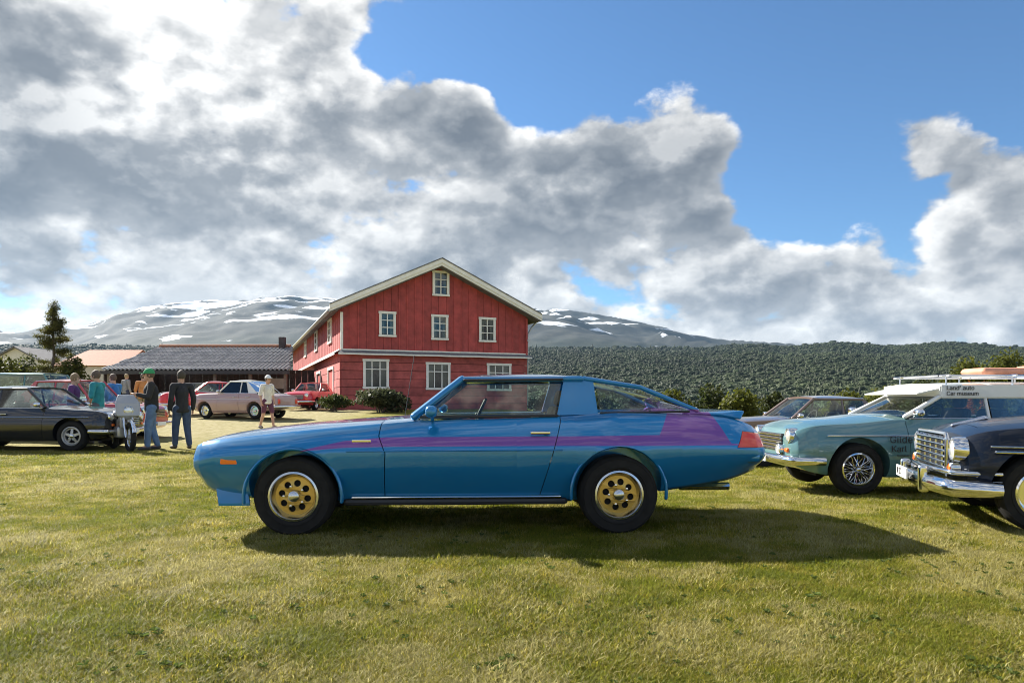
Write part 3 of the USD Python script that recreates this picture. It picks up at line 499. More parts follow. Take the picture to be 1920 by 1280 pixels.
# ------------------------------------------------------------------ cars
M_TYRE = mat('tyre_rubber', (.016, .0155, .015), .9, var=.3, scale=12, spec=.2); M_CHROME = mat('chrome', (.78, .78, .78), .08, 1.); M_BLACK = mat('black_plastic', (.02, .02, .022), .5)
M_UNDER = mat('underbody', (.015, .014, .013), .95); M_GLASS = glass('car_glass', (.86, .92, .89)); M_GOLD = mat('gold_wheel_paint', (.58, .38, .10), .32, .75, var=.08); M_LIP = mat('polished_rim', (.66, .66, .66), .2, 1.)
M_STEEL = mat('silver_wheel', (.42, .42, .43), .35, .7); M_AMBER = mat('amber_lens', (.75, .14, .01), .2, coat=1.); M_REDLENS = mat('red_lens', (.55, .035, .01), .2, coat=1.); M_LENS = mat('headlight_glass', (.75, .77, .78), .08, .5, coat=1.)
M_SEATD = mat('dark_vinyl', (.045, .043, .042), .55); M_SEATT = mat('tan_vinyl', (.30, .24, .17), .6); M_PLATE = mat('number_plate', (.75, .75, .73), .4); M_INK = mat('black_lettering', (.012, .012, .014), .5)
def paint(name, c, metal=.25, rough=.30): return mat(name, c, rough, metal, coat=1., var=.04, scale=3)

def loft(rows, n=72):
    rows = np.array(sorted(rows, key=lambda q: -q[0]), float); xs0 = rows[::-1, 0]; I = [PchipInterpolator(xs0, rows[::-1, k]) for k in range(1, 8)]
    t = np.linspace(0, 1, n); xs = np.unique(np.concatenate([rows[0, 0] + (rows[-1, 0] - rows[0, 0]) * t, rows[:, 0], rows[0, 0] - np.array([.02, .05]), rows[-1, 0] + np.array([.02, .05])]))[::-1]; S = []
    for x in xs:
        zb, zc, zs, zt, wb, wc, ws = [float(f(x)) for f in I]; p = [(0, zb), (.5 * wb, zb), (wb - .03, zb), (wb, zb + .03)]
        for q in np.linspace(.2, 1, 5): e = math.sin(q * PI / 2); p.append((wb + (wc - wb) * e, zb + .03 + (zc - zb - .03) * q))
        for q in np.linspace(.2, 1, 5): p.append((wc + (ws - wc) * q ** 1.8, zc + (zs - zc) * q))
        for q in (.04, .1, .25, .5, .75, 1.): y = ws * (1 - q); p.append((y, zs + (zt - zs) * (1 - (1 - q) ** 2.6)))
        full = p + [(-a, b) for a, b in p[-2:0:-1]]; S.append([(x, a, b) for a, b in full])
    S = np.array(S); k = S.shape[1]; V = S.reshape(-1, 3); F = []
    for i in range(len(S) - 1):
        for j in range(k): a, b = i * k + j, i * k + (j + 1) % k; F += [(a, a + k, b + k), (a, b + k, b)]
    e = (len(S) - 1) * k; V = np.vstack([V, S[0].mean(0), S[-1].mean(0)])
    for j in range(k): F += [(len(V) - 2, j, (j + 1) % k), (len(V) - 1, e + (j + 1) % k, e + j)]
    m = trimesh.Trimesh(V, F, process=False)
    if m.volume < 0: m.invert()
    return to_mf(m)
def cyl_y(r, y0, y1, c, n=40): m = trimesh.creation.cylinder(r, abs(y1 - y0), sections=n); m = R(m, PI / 2, (1, 0, 0)); m.apply_translation((c[0], (y0 + y1) / 2, c[1])); return to_mf(m)
def rod(p, q, r, r2=None): return to_tm(m3.Manifold.batch_hull([m3.Manifold.sphere(r, 8).translate(tuple(map(float, p))), m3.Manifold.sphere(r2 or r, 8).translate(tuple(map(float, q)))]))
def patch(a, b, c, d, bulge, n=9):
    """curved sheet a-b (bottom) d-c (top), swelling by bulge in its middle"""
    a, b, c, d, bulge = [np.array(q, float) for q in (a, b, c, d, bulge)]; V, F = [], []
    for i in range(n):
        v = i / (n - 1)
        for j in range(n): u = j / (n - 1); V.append((a * (1 - u) + b * u) * (1 - v) + (d * (1 - u) + c * u) * v + bulge * (1 - (2 * u - 1) ** 2) * (1 - .5 * (2 * v - 1) ** 2))
    for i in range(n - 1):
        for j in range(n - 1): k = i * n + j; F += [(k, k + 1, k + n + 1), (k, k + n + 1, k + n)]
    return trimesh.Trimesh(V, F, process=False)
def shell(t, d):
    """a sheet given a thickness d downwards"""
    V = np.vstack([t.vertices, t.vertices - np.array(d)]); n = len(t.vertices); e = t.edges_sorted; u, c = np.unique(e, axis=0, return_counts=True); bd = set(map(tuple, u[c == 1])); F = [t.faces, t.faces[:, ::-1] + n]
    S = []
    for tri in t.faces:
        for i in range(3):
            p, q = tri[i], tri[(i + 1) % 3]
            if (min(p, q), max(p, q)) in bd: S += [(q, p, p + n), (q, p + n, q + n)]
    return trimesh.Trimesh(V, np.vstack(F + [np.array(S)]), process=False)
def wheel(car, c, side, r, w, rim, style, mrim, lip=None):
    """c: centre of the outer face; side +1 = outer face towards +y"""
    t = thing('wheel', None, None, parent=car); s = side; q = lambda pr, n=40: T(lathe([(a, -s * b) for a, b in pr], n), c)
    def fix(m):
        if m.volume < 0: m.invert()
        return m
    obj('tyre', fix(q([(rim, .012), (rim + .012, -.004), (rim + .028, -.010), (rim + .031, -.016), (rim + .037, -.016), (rim + .040, -.011), (rim + .06, -.012), (r - .035, -.006), (r - .030, -.009), (r - .024, -.001), (r - .010, .014), (r, .036), (r, .058), (r - .009, .060), (r - .009, .070), (r, .072), (r, w - .072), (r - .009, w - .07), (r - .009, w - .06), (r, w - .058), (r, w - .04), (r - .01, w - .014), (r - .04, w), (rim, w), (rim, .012)])), M_TYRE, t, smooth=40)
    obj('rim', fix(q([(rim + .004, .004), (rim + .004, .02), (rim - .03, .07), (rim - .035, w - .03), (rim - .05, w - .03), (rim - .045, .065), (rim - .022, .012), (rim - .012, .0), (rim + .004, .004)])), lip or mrim, t, smooth=40)
    obj('brake_drum', fix(q([(0, .095), (rim - .05, .095), (rim - .05, w - .05), (0, w - .05), (0, .095)], 24)), M_UNDER, t)
    R0 = rim - .033
    if style == 'holes8':
        pl = Point(0, 0).buffer(R0, 24).difference(Point(0, 0).buffer(.025, 8)); 
        for k in range(8): a = k * PI / 4 + .2; pl = pl.difference(Point(.63 * R0 * math.cos(a), .63 * R0 * math.sin(a)).buffer(.165 * R0, 8))
    elif style == 'spokes5':
        pl = Point(0, 0).buffer(R0 * .30, 16).union(Point(0, 0).buffer(R0, 32).difference(Point(0, 0).buffer(R0 * .90, 32)))
        for k in range(5): pl = pl.union(affinity.rotate(Polygon([(0, -.2 * R0), (R0 * .95, -.13 * R0), (R0 * .95, .13 * R0), (0, .2 * R0)]), 72 * k + 18, origin=(0, 0)))
    else: pl = Point(0, 0).buffer(R0, 32)
    if style != 'wire':
        m = extr(pl, .018); m = R(m, PI / 2, (1, 0, 0)); rr = np.hypot(m.vertices[:, 0], m.vertices[:, 2]) / R0
        m.vertices[:, 1] = m.vertices[:, 1] * 1.0 + (-s) * (.062 - .030 * np.exp(-(rr / .45) ** 2)); obj('wheel_disc', T(m, c), mrim, t, smooth=35)
        obj('hub_cap', fix(q([(0, -.002), (.03, .0), (.045, .012), (.05, .04), (0, .04)], 20)), lip or M_CHROME, t, smooth=40)
        if style != 'plain': obj('lug_nut', cat_([T(lathe([(0, -s * .022), (.011, -s * .024), (.012, -s * .06), (0, -s * .06)], 6), np.array(c) + [.085 * math.cos(k * PI * .4), 0, .085 * math.sin(k * PI * .4)]) for k in range(5)]), M_CHROME, t, kind='stuff')
    else:
        rd = np.random.default_rng(2); sp = []
        for k in range(28):
            a = k * 2 * PI / 28; b = a + (.5 if k % 2 else -.5); y = -s * (.02 if k % 4 < 2 else .06); sp.append(tube([np.array(c) + [.04 * math.cos(a), y, .04 * math.sin(a)], np.array(c) + [R0 * math.cos(b), -s * .05, R0 * math.sin(b)]], .0045, 4))
        obj('spokes', cat_(sp), M_CHROME, t, kind='stuff'); obj('hub_cap', fix(q([(0, -.03), (.02, -.02), (.04, .0), (.05, .07), (0, .07)], 16)), M_CHROME, t, smooth=40)

def car(name, label, cat, loc, heading, sp, group=None):
    t = thing(name, label, cat, loc, heading, group); P = sp['paint']; body = loft(sp['rows'], sp.get('n', 64)); g = sp['gh']
    for xa, yo in ((sp['xf'], sp['yt']), (sp['xr'], sp.get('ytr', sp['yt']))):
        ra = sp['rw'] * sp.get('arch', 1.16)
        for s in (1, -1): body -= cyl_y(ra, s * (yo - sp['tw'] - .06), s * 1.3, (xa, sp['rw'] + .02)) 
    pit = to_mf(xzprism(Polygon([(g['w0'][0] - .03, .32), (g['w0'][0] - .03, 2.), (g['g'][0] + .12, 2.), (g['g'][0] + .12, g['g'][1] - .22), (sp['xr'] + .45, .62), (sp['xr'] + .50, .32)]), -(g['wb'] - .07), g['wb'] - .07)); body -= pit
    for d in sp.get('doors', []):
        for s in (1, -1):
            pl = Polygon(d); a, b = (g['wb'] - .2, 1.3) if s > 0 else (-1.3, -(g['wb'] - .2)); dm = body ^ to_mf(xzprism(pl, a, b)); body -= to_mf(xzprism(pl.buffer(.007, join_style=2), a, b))
            dr = obj('door', to_tm(dm), P, t, smooth=28); zh = sp.get('zh', .85); xs_ = pl.bounds[0] + .13
            w = sp['hw']; obj('handle', cat_([rbox(.17, .022, .028, .01, (xs_ + .05, s * (w + .028), zh)), rbox(.03, .04, .03, .01, (xs_, s * (w + .01), zh))]), M_CHROME, dr)
    for nm, pl, mm in sp.get('cuts', []):
        for s in (1, -1):
            q = to_mf(xzprism(Polygon(pl), *((.35, 1.3) if s > 0 else (-1.3, -.35)))); qb = to_mf(xzprism(Polygon(pl).buffer(.004, join_style=2), *((.35, 1.3) if s > 0 else (-1.3, -.35)))); obj(nm, to_tm(body ^ q), mm, t, smooth=28); body -= qb
    if 'hood' in sp:
        x0, x1, y = sp['hood']; hp = Polygon([(x0, -y), (x1, -y * .82), (x1, y * .82), (x0, y)]); hm = extr(hp, 1.).apply_translation((0, 0, .6)); hb = extr(hp.buffer(.006, join_style=2), 1.).apply_translation((0, 0, .6))
        hd = body ^ to_mf(hm); body -= to_mf(hb); obj('hood', to_tm(hd), P, t, smooth=28)
    obj('body', to_tm(body), P, t, smooth=28)
    # greenhouse
    w0, r0, r1, gg = [np.array(g[k], float) for k in ('w0', 'r0', 'r1', 'g')]; wb, wr = g['wb'], g['wr']; wg = g.get('wg', wb)
    c3 = lambda p, y: np.array([p[0], y, p[1]])
    Mr = sp.get('roofpaint', P)
    top = patch(c3(r0, -wr), c3(r0, wr), c3(r1, wr), c3(r1, -wr), (0, 0, g.get('crown', .06)), 11); 
    if np.cross(top.vertices[1] - top.vertices[0], top.vertices[11] - top.vertices[0])[2] < 0: top.invert()
    top.apply_translation((0, 0, g.get('lift', 0))); obj('roof', shell(top, (0, 0, .04)), Mr, t, smooth=40)
    obj('windscreen', patch(c3(w0, -wb + .05), c3(w0, wb - .05), c3(r0 - [0, .02], wr - .04), c3(r0 - [0, .02], -wr + .04), (.07, 0, 0)), M_GLASS, t, smooth=True)
    obj('rear_window', patch(c3(gg, -wg + .05), c3(gg, wg - .05), c3(r1 - [0, .02], wr - .04), c3(r1 - [0, .02], -wr + .04), (-.04, 0, .03)), M_GLASS, t, smooth=True)
    for s in (1, -1):
        obj('windscreen_pillar', rod(c3(w0, s * (wb - .03)), c3(r0 - [0, .02], s * (wr - .02)), g.get('pr', .032)), Mr, t, smooth=50)
        obj('roof_rail', rod(c3(r0 - [0, .02], s * (wr - .01)), c3(r1 - [0, .02], s * (wr - .01)), .026), Mr, t, smooth=50)
        sy = lambda p: c3(p, s * (wb - .02 - (wb - wr) * np.clip((p[1] - w0[1]) / (r0[1] - w0[1]), 0, 1)))
        for pl in g['panels']:
            c = [sy(p) for p in pl]; c = c if s > 0 else c[::-1]; obj('rear_pillar', plate(c, .03) if s < 0 else plate(c[::-1], .03), Mr, t)
        for p, q in g.get('bars', []): obj('door_pillar', rod(sy(p), sy(q), .022), sp.get('barmat', Mr), t, smooth=50)
        for pl in g['glass']:
            obj('side_window', plate([sy(p) for p in pl], .004), M_GLASS, t)
        for p, q in g.get('trim', []): obj('trim', rod(sy(p) + [0, s * .012, 0], sy(q) + [0, s * .012, 0], .011), M_CHROME, t, smooth=50)
    # inside
    xd = w0[0] - .18; zf = .34; ms = sp.get('seat', M_SEATD)
    obj('dashboard', rbox(.34, 2 * wb - .22, .20, .05, (xd, 0, g['w0'][1] - .12)), M_BLACK, t, smooth=40)
    sw = trimesh.creation.torus(.185, .014, 24, 8); sw = R(sw, PI / 2 - .45, (0, 1, 0)); obj('steering_wheel', cat_([T(sw, (xd - .36, .37, g['w0'][1] - .02)), tube([(xd - .1, .37, g['w0'][1] - .12), (xd - .36, .37, g['w0'][1] - .02)], .025)] + [rod((xd - .36, .37, g['w0'][1] - .02), (xd - .36 + .07 * math.sin(a) * .4, .37 + .17 * math.cos(a), g['w0'][1] - .02 + .17 * math.sin(a)), .012) for a in (.2, PI - .2, -PI / 2)]), M_BLACK, t, smooth=40)
    def seat(x, y, w, h):
        a = rbox(.5, w, .16, .05, (x, y, zf + .18)); b = R(rbox(.13, w, h, .05), -.22, (0, 1, 0)); b.apply_translation((x - .30, y, zf + .22 + h / 2)); m = [a, b]
        if w < .7: m.append(R(rbox(.08, w * .5, .16, .035), -.22, (0, 1, 0)).apply_translation((x - .30 - (h / 2 + .12) * .22, y, zf + .30 + h)))
        return cat_(m)
    xs_ = xd - .82
    for y in (.36, -.36): obj('seat', seat(xs_, y, .50, .52), ms, t, smooth=40)
    if sp.get('rear_seat', True): obj('rear_seat', seat(xs_ - .85, 0, 1.1, .42), ms, t, smooth=40)
    # wheels
    for xa, yo, mk in ((sp['xf'], sp['yt'], 0), (sp['xr'], sp.get('ytr', sp['yt']), 1)):
        for s in (1, -1): wheel(t, (xa, s * yo, sp['rw']), s, sp['rw'], sp['tw'] + .03 * mk * sp.get('fat', 0), sp['rim'], sp['wheel'], sp['mrim'], sp.get('lip'))
    obj('axle', cat_([tube([(x, -sp['yt'] + .1, sp['rw']), (x, sp['yt'] - .1, sp['rw'])], .05) for x in (sp['xf'], sp['xr'])] + [bx(sp['xf'] - sp['xr'] + .6, .5, .1, ((sp['xf'] + sp['xr']) / 2, 0, sp['rows'][5][1] + .02))]), M_UNDER, t)
    for nm, m, mm, kw in sp.get('extra', []): obj(nm, m, mm, t, **kw)
    if 'mirror' in sp:
        x, y, z = sp['mirror']
        for s in (1, -1): obj('mirror', cat_([rbox(.10, .14, .10, .035, (x, s * (y + .10), z + .06)), rod((x, s * (y - .02), z - .01), (x, s * (y + .06), z + .05), .015)]), sp.get('mirrormat', M_CHROME), t, smooth=50)
    return t

def bumper(x, W, z, hgt=.11, back=.35, sgn=1, d=.07):
    ys = np.linspace(-1, 1, 15); out = []
    pts = [np.array([sgn * (x - .10 * abs(q) ** 2.5), W * q, z]) for q in ys]; pts = [pts[0] + [-sgn * back, 0, 0]] + pts + [pts[-1] + [-sgn * back, 0, 0]]
    m = tube(pts, hgt / 2, 10); c = m.vertices; m.vertices[:, 2] = z + (c[:, 2] - z); return m
def headlight(x, y, z, r, n=20):
    a = R(lathe([(0, .0), (r * .5, -.012), (r * .85, -.035), (r, -.06), (r, -.12), (0, -.12)], n), PI / 2 * -1); a = R(lathe([(0, 0), (.001, 0)] + [(0, 0)], 3), 0) if False else a
    return T(a, (x, y, z))
def lamp_parts(x, y, z, r):
    """a lens and its ring, facing +x"""
    f = lambda pr: R(lathe(pr, 24), -PI / 2)
    lens = f([(0, .03), (r * .5, .024), (r * .86, .008), (r * .9, -.05), (0, -.05)]); ring = f([(r * .86, .0), (r * .92, .022), (r * 1.06, .016), (r * 1.14, -.03), (r * 1.14, -.09), (r * .86, -.09), (r * .86, .0)])
    for m in (lens, ring):
        if m.volume < 0: m.invert()
    return T(lens, (x, y, z)), T(ring, (x, y, z))

def sedan(paintm, L=4.4, wb=2.55, fo=.75, W=.82, zf=.86, zbelt=.93, zd=.92, h=1.42, two_door=False, classic=True, wheel_='plain', mrim=None, rw=.31, roofpaint=None, wag=False, **kw):
    ro = L - wb - fo; xF, xR = wb / 2 + fo, -(wb / 2 + ro); xw0 = wb / 2 - .62; xg = -(wb / 2 + (.05 if not wag else ro - .25)); 
    rows = [(xF, .42, .52, zf - .16, zf - .14, .62 * W, .72 * W, .62 * W), (xF - .07, .36, .54, zf - .07, zf - .04, .78 * W, .88 * W, .78 * W), (xF - .3, .27, .57, zf, zf + .06, .88 * W, .98 * W, .86 * W), (wb / 2, .22, .58, zf + .03, zf + .10, .9 * W, W, .87 * W), (xw0 + .05, .22, .58, zbelt - .01, zbelt + .06, .9 * W, W, .88 * W),
            (0, .22, .58, zbelt, zbelt + .02, .9 * W, W, .9 * W), (-wb / 2 + .2, .22, .58, zbelt, zbelt + .02, .9 * W, W, .9 * W), (-wb / 2 - .1, .26, .58, (zbelt + zd) / 2, zd + .06, .9 * W, W, .88 * W), (xR + .3, .32, .57, zd - .02, zd + .03, .86 * W, .95 * W, .82 * W), (xR + .06, .38, .55, zd - .07, zd - .03, .78 * W, .88 * W, .76 * W), (xR, .42, .53, zd - .15, zd - .12, .66 * W, .76 * W, .66 * W)]
    r0 = (xw0 - .48, h - .05); r1 = (xg + (.55 if not wag else .22), h - .06); g0 = (xg, zbelt + .03); B = (xw0 - 1.05); wbg = W * .9 - .02
    cl = (lambda x: r0[1] - .04)
    gls = [[(xw0 - .07, zbelt + .02), (B - .02, zbelt + .02), (B - .02, cl(B)), (r0[0] - .02, cl(B))]]; bars = [((B, zbelt), (B, cl(B)))]; xq = r1[0] + (.02 if not wag else -.02)
    if not two_door: gls.append([(B - .04, zbelt + .02), (xq - .18, zbelt + .02), (xq, cl(B)), (B - .04, cl(B))])
    else: gls.append([(B - .04, zbelt + .02), (xq - .1, zbelt + .02), (xq + .05, cl(B)), (B - .04, cl(B))])
    pan = [[(xq - .16, zbelt), (xg - .02, zbelt), (r1[0] - .02, r1[1] - .01), (xq + .03, r1[1] - .01)]]
    d1 = [(xw0 - .02, .30), (xw0 + .02, zbelt - .06), (xw0 - .02, zbelt + .2), (B + .01, zbelt + .2), (B + .01, .30)]; doors = [d1]
    if not two_door: doors.append([(B - .01, .30), (B - .01, zbelt + .2), (-wb / 2 + .12, zbelt + .2), (-wb / 2 + .20, .75), (-wb / 2 + .36, .42), (-wb / 2 + .36, .30)])
    ex = []; K = {}
    if classic:
        for s in (1, -1):
            a, b = lamp_parts(xF - .02, s * .66 * W, zf - .13, .092); ex += [('headlight', a, M_LENS, dict(smooth=40)), ('headlight_ring', b, M_CHROME, dict(smooth=40)), ('tail_light', rbox(.06, .12, .2, .025, (xR - .005, s * .64 * W, zd - .26)), M_REDLENS, dict(smooth=40)), ('turn_signal', rbox(.05, .10, .06, .02, (xF - .0, s * .66 * W, zf - .31)), M_AMBER, dict(smooth=40))]
        ex.append(('bumper', bumper(xF + .08, W * .96, .43), M_CHROME, dict(smooth=40))); ex.append(('bumper', bumper(-xR + .08, W * .96, .46, sgn=-1), M_CHROME, dict(smooth=40)))
        ex.append(('grille', bx(.04, W * .95, .22, (xF - .005, 0, zf - .22)), M_BLACK, {}))
        for k in range(5): ex.append(('grille_bar', rbox(.03, W * .95, .016, .006, (xF + .022, 0, zf - .31 + .045 * k)), M_CHROME, {}))
        ex.append(('number_plate', bx(.012, .42, .10, (xF + .15, 0, .43)), M_PLATE, {}))
        for s in (1, -1): ex.append(('side_trim', rod((wb / 2 + .4, s * (W * .974 + .003), .745), (-wb / 2 - .6, s * (W * .974 + .003), .745), .009), M_CHROME, {}))
    tr = [((xw0 - .05, zbelt + .005), (xq - .16, zbelt + .005)), ((r0[0], cl(B) + .03), (r1[0], cl(B) + .03))]
    sp = dict(rows=rows, paint=paintm, gh=dict(w0=(xw0, zbelt + .03), r0=r0, r1=r1, g=g0, wb=wbg, wr=W * .72, crown=.06, panels=pan, glass=gls, bars=bars, trim=tr), xf=wb / 2, xr=-wb / 2, rw=rw, tw=.18, yt=W - .05, rim=rw * .62, arch=1.17, wheel=wheel_, mrim=mrim or M_STEEL, doors=doors, zh=zbelt - .13, hw=W * .965,
              mirror=(xw0 - .1, wbg, zbelt + .02), extra=ex, roofpaint=roofpaint)
    if roofpaint is None: sp.pop('roofpaint')
    sp.update(kw); sp['xF'], sp['xR'], sp['B'], sp['xw0'] = xF, xR, B, xw0; return sp

def stripe_paint():
    def ramp(keys):
        return [((x + 2.7) / 5.0, (a, b, 0)) for x, a, b in sorted(keys)]
    keys = [(-2.7, .75, .755), (-2.34, .755, .77), (-2.2, .755, 1.06), (-1.84, .755, 1.06), (-1.72, .755, .845), (-1.0, .755, .835), (.6, .752, .83), (.95, .745, .80), (1.25, .72, .735), (1.36, .70, .70), (2.3, .70, .70)]
    N = {'tc': ('texture_coordinate', {}), 'sx': ('separate_xyz', {}), 'mx': ('map_range', {'from_min': -2.7, 'from_max': 2.3, 'to_min': 0., 'to_max': 1., 'clamp': True}), 'rp': ('rgb_ramp', {'ramp': ramp(keys)}), 'sc': ('separate_color', {}),
         'g1': ('math', {'math_type': 'greater_than'}), 'l1': ('math', {'math_type': 'less_than'}), 'm1': ('math', {'math_type': 'multiply'}),
         'ay': ('math', {'math_type': 'absolute'}), 'y1': ('math', {'math_type': 'greater_than', 'value2': .22}), 'y2': ('math', {'math_type': 'less_than', 'value2': .52}), 'x1': ('math', {'math_type': 'greater_than', 'value2': .62}), 'x2': ('math', {'math_type': 'less_than', 'value2': 1.75}), 'z1': ('math', {'math_type': 'greater_than', 'value2': .86}),
         'h1': ('math', {'math_type': 'multiply'}), 'h2': ('math', {'math_type': 'multiply'}), 'h3': ('math', {'math_type': 'multiply'}), 'h4': ('math', {'math_type': 'multiply'}), 'mm': ('math', {'math_type': 'maximum'}),
         'n': ('noise_texture', {'scale': 900., 'detail': 1.}), 'fl': ('map_range', {'from_min': .3, 'from_max': .7, 'to_min': .85, 'to_max': 1.15}), 'hs': ('hsv', {}),
         'c': ('mix_color', {'a': (.009, .165, .38), 'b': (.17, .060, .26)}), 'p': ('principled_bsdf', {'roughness': .22, 'metallic': .4, 'coat_weight': 1., 'coat_roughness': .03})}
    L = [('tc.object', 'sx.vector'), ('sx.x', 'mx.value'), ('mx.result', 'rp.fac'), ('rp.color', 'sc.color'), ('sx.z', 'g1.value1'), ('sc.r', 'g1.value2'), ('sx.z', 'l1.value1'), ('sc.g', 'l1.value2'), ('g1.value', 'm1.value1'), ('l1.value', 'm1.value2'),
         ('sx.y', 'ay.value1'), ('ay.value', 'y1.value1'), ('ay.value', 'y2.value1'), ('sx.x', 'x1.value1'), ('sx.x', 'x2.value1'), ('sx.z', 'z1.value1'), ('y1.value', 'h1.value1'), ('y2.value', 'h1.value2'), ('x1.value', 'h2.value1'), ('x2.value', 'h2.value2'), ('h1.value', 'h3.value1'), ('h2.value', 'h3.value2'), ('h3.value', 'h4.value1'), ('z1.value', 'h4.value2'),
         ('m1.value', 'mm.value1'), ('h4.value', 'mm.value2'), ('mm.value', 'c.fac'), ('tc.object', 'n.vector'), ('n.fac', 'fl.value'), ('fl.result', 'hs.value'), ('c.result', 'hs.color'), ('hs.color', 'p.base_color')]
    return usdkit.material(stage, '/World/Looks/blue_and_purple_paint', N, L, surface='p.BSDF')

def main_car():
    P = stripe_paint()
    rows = [(2.27, .50, .60, .685, .70, .54, .68, .62), (2.235, .44, .61, .745, .775, .62, .79, .71), (2.17, .39, .625, .78, .815, .67, .84, .745), (2.02, .33, .66, .805, .85, .72, .89, .77), (1.65, .29, .685, .845, .90, .75, .92, .785), (1.37, .26, .70, .875, .93, .77, .935, .79), (.68, .26, .70, .935, .985, .77, .94, .78), (.30, .26, .70, .965, 1.005, .77, .94, .77),
            (-.5, .26, .70, .985, 1.0, .77, .93, .77), (-1.0, .26, .71, 1.005, 1.025, .77, .94, .77), (-1.37, .29, .72, 1.03, 1.06, .78, .96, .78), (-1.9, .36, .72, 1.02, 1.06, .77, .95, .78), (-2.36, .43, .71, .985, 1.015, .74, .92, .76), (-2.58, .49, .69, .92, .96, .68, .88, .73), (-2.67, .52, .67, .84, .87, .64, .83, .70), (-2.70, .55, .66, .78, .80, .58, .76, .64)]
    gh = dict(w0=(.38, 1.0), r0=(-.03, 1.345), r1=(-1.10, 1.35), g=(-2.12, 1.045), wb=.775, wg=.66, wr=.60, crown=.045, pr=.036,
              panels=[[(-.86, 1.01), (-1.22, 1.02), (-1.20, 1.325), (-.94, 1.335)], [(-1.96, 1.02), (-2.16, 1.02), (-2.06, 1.075)]],
              glass=[[(.28, 1.0), (-.84, 1.01), (-.92, 1.32), (-.05, 1.315)], [(-1.24, 1.03), (-1.98, 1.04), (-1.62, 1.235), (-1.22, 1.32)]],
              bars=[((-2.10, 1.05), (-1.62, 1.255)), ((-1.62, 1.255), (-1.12, 1.335))], trim=[((.32, .99), (-.84, 1.005)), ((-.03, 1.34), (-.95, 1.345))])
    ex = []
    # bumper skin seams, marker lamp, tail lamps, spoilers, exhaust
    ex.append(('front_spoiler', to_tm(m3.Manifold.batch_hull([to_mf(bx(.04, 1.36, .02, (2.02, 0, .42))), to_mf(bx(.10, 1.40, .02, (1.97, 0, .26)))])), P, {}))
    for s in (1, -1):
        ex.append(('spoiler_end', to_tm(m3.Manifold.batch_hull([to_mf(bx(.26, .02, .02, (1.94, s * .71, .40))), to_mf(bx(.26, .02, .02, (1.90, s * .76, .255))), to_mf(bx(.02, .02, .12, (2.03, s * .68, .34)))])), P, {}))
        ex.append(('marker_lamp', R(rbox(.15, .03, .07, .012), s * -.07).apply_translation((1.90, s * .885, .64)), M_AMBER, dict(smooth=40)))
        a, b = lamp_parts(2.19, s * .50, .665, .075); ex += [('headlight', a, M_LENS, dict(smooth=40)), ('headlight_ring', b, M_BLACK, dict(smooth=40))]
        ex.append(('arch_flare', to_tm(loft_arch(-1.372, .41, .345, s)), P, dict(smooth=40))); ex.append(('arch_flare', to_tm(loft_arch(1.372, .405, .33, s, .012)), P, dict(smooth=40)))
        ex.append(('sill', rod((.95, s * .775, .27), (-.92, s * .775, .27), .03), M_BLACK, {})); ex.append(('exhaust', tube([(-2.0, s * .55, .36), (-2.45, s * .55, .36)], .035), M_CHROME, {}))
        ex.append(('bumper_seam', rod((2.02, s * .845, .655), (2.09, s * .80, .50), .006), M_BLACK, {}))
    ex.append(('rear_spoiler', to_tm(m3.Manifold.batch_hull([m3.Manifold.sphere(.014, 8).translate(p) for s in (1, -1) for p in [(-2.10, s * .70, 1.02), (-2.48, s * .74, .985), (-2.52, s * .70, 1.035), (-2.30, s * .74, 1.015)]])), P, dict(smooth=40)))
    ex.append(('rear_bumper', bumper(2.69, .82, .65, .11, .30, -1), P, dict(smooth=40))); ex.append(('grille', bx(.05, .74, .16, (2.235, 0, .60)), M_BLACK, {}))
    for k in (-.35, .15): ex.append(('wiper', tube([(.43, k, 1.02), (.35, k + .4, 1.06)], .008, 5), M_BLACK, {}))
    for s in (1, -1):
        ex.append(('window_seal', cat_([rod((.32, s * .772, .995), (-.86, s * .772, 1.006), .012), rod((-.05, s * .625, 1.318), (-.92, s * .625, 1.326), .011), rod((-1.24, s * .772, 1.028), (-2.02, s * .765, 1.042), .010)]), M_BLACK, dict(kind='stuff')))
        ex.append(('fender_badge', rbox(.16, .012, .022, .005, (.80, s * .925, .80)), M_CHROME, {})); ex.append(('number_plate', bx(.012, .26, .11, (-2.735, 0, .62)), M_PLATE, {})) if s > 0 else None
        ex.append(('rocker_trim', rod((.90, s * .80, .31), (-.88, s * .80, .31), .012), M_CHROME, {}))
        ex.append(('side_crease', rod((.92, s * .938, .715), (-.88, s * .945, .722), .007), P, {}))
    ex.append(('aerial', tube([(.62, -.72, .97), (.52, -.72, 1.62)], .004, 5), M_BLACK, {}))
    ex.append(('rear_view_mirror', rbox(.03, .2, .06, .02, (.02, 0, 1.27)), M_BLACK, {}))
    doors = [[(.62, .32), (.60, .70), (.66, .84), (.62, 1.3), (-.86, 1.3), (-.88, .96), (-.78, .62), (-.70, .32)]]
    sp = dict(rows=rows, paint=P, gh=gh, xf=1.372, xr=-1.372, rw=.335, tw=.23, yt=.895, ytr=.925, rim=.205, arch=1.18, wheel='holes8', mrim=M_GOLD, lip=M_LIP, doors=doors, zh=.865, hw=.885, hood=(.40, 2.02, .70), mirror=(.22, .80, .985), mirrormat=P, cuts=[('tail_light', [(-2.40, .735), (-2.47, .87), (-2.72, .84), (-2.72, .735)], M_REDLENS)], extra=ex, fat=1, n=96, seat=M_SEATT)
    t = car('sports_coupe', 'long low blue coupe with purple side stripe and gold wheels in the foreground', 'car', (-.50, 6.66, 0), PI + math.radians(2.6), sp); return t
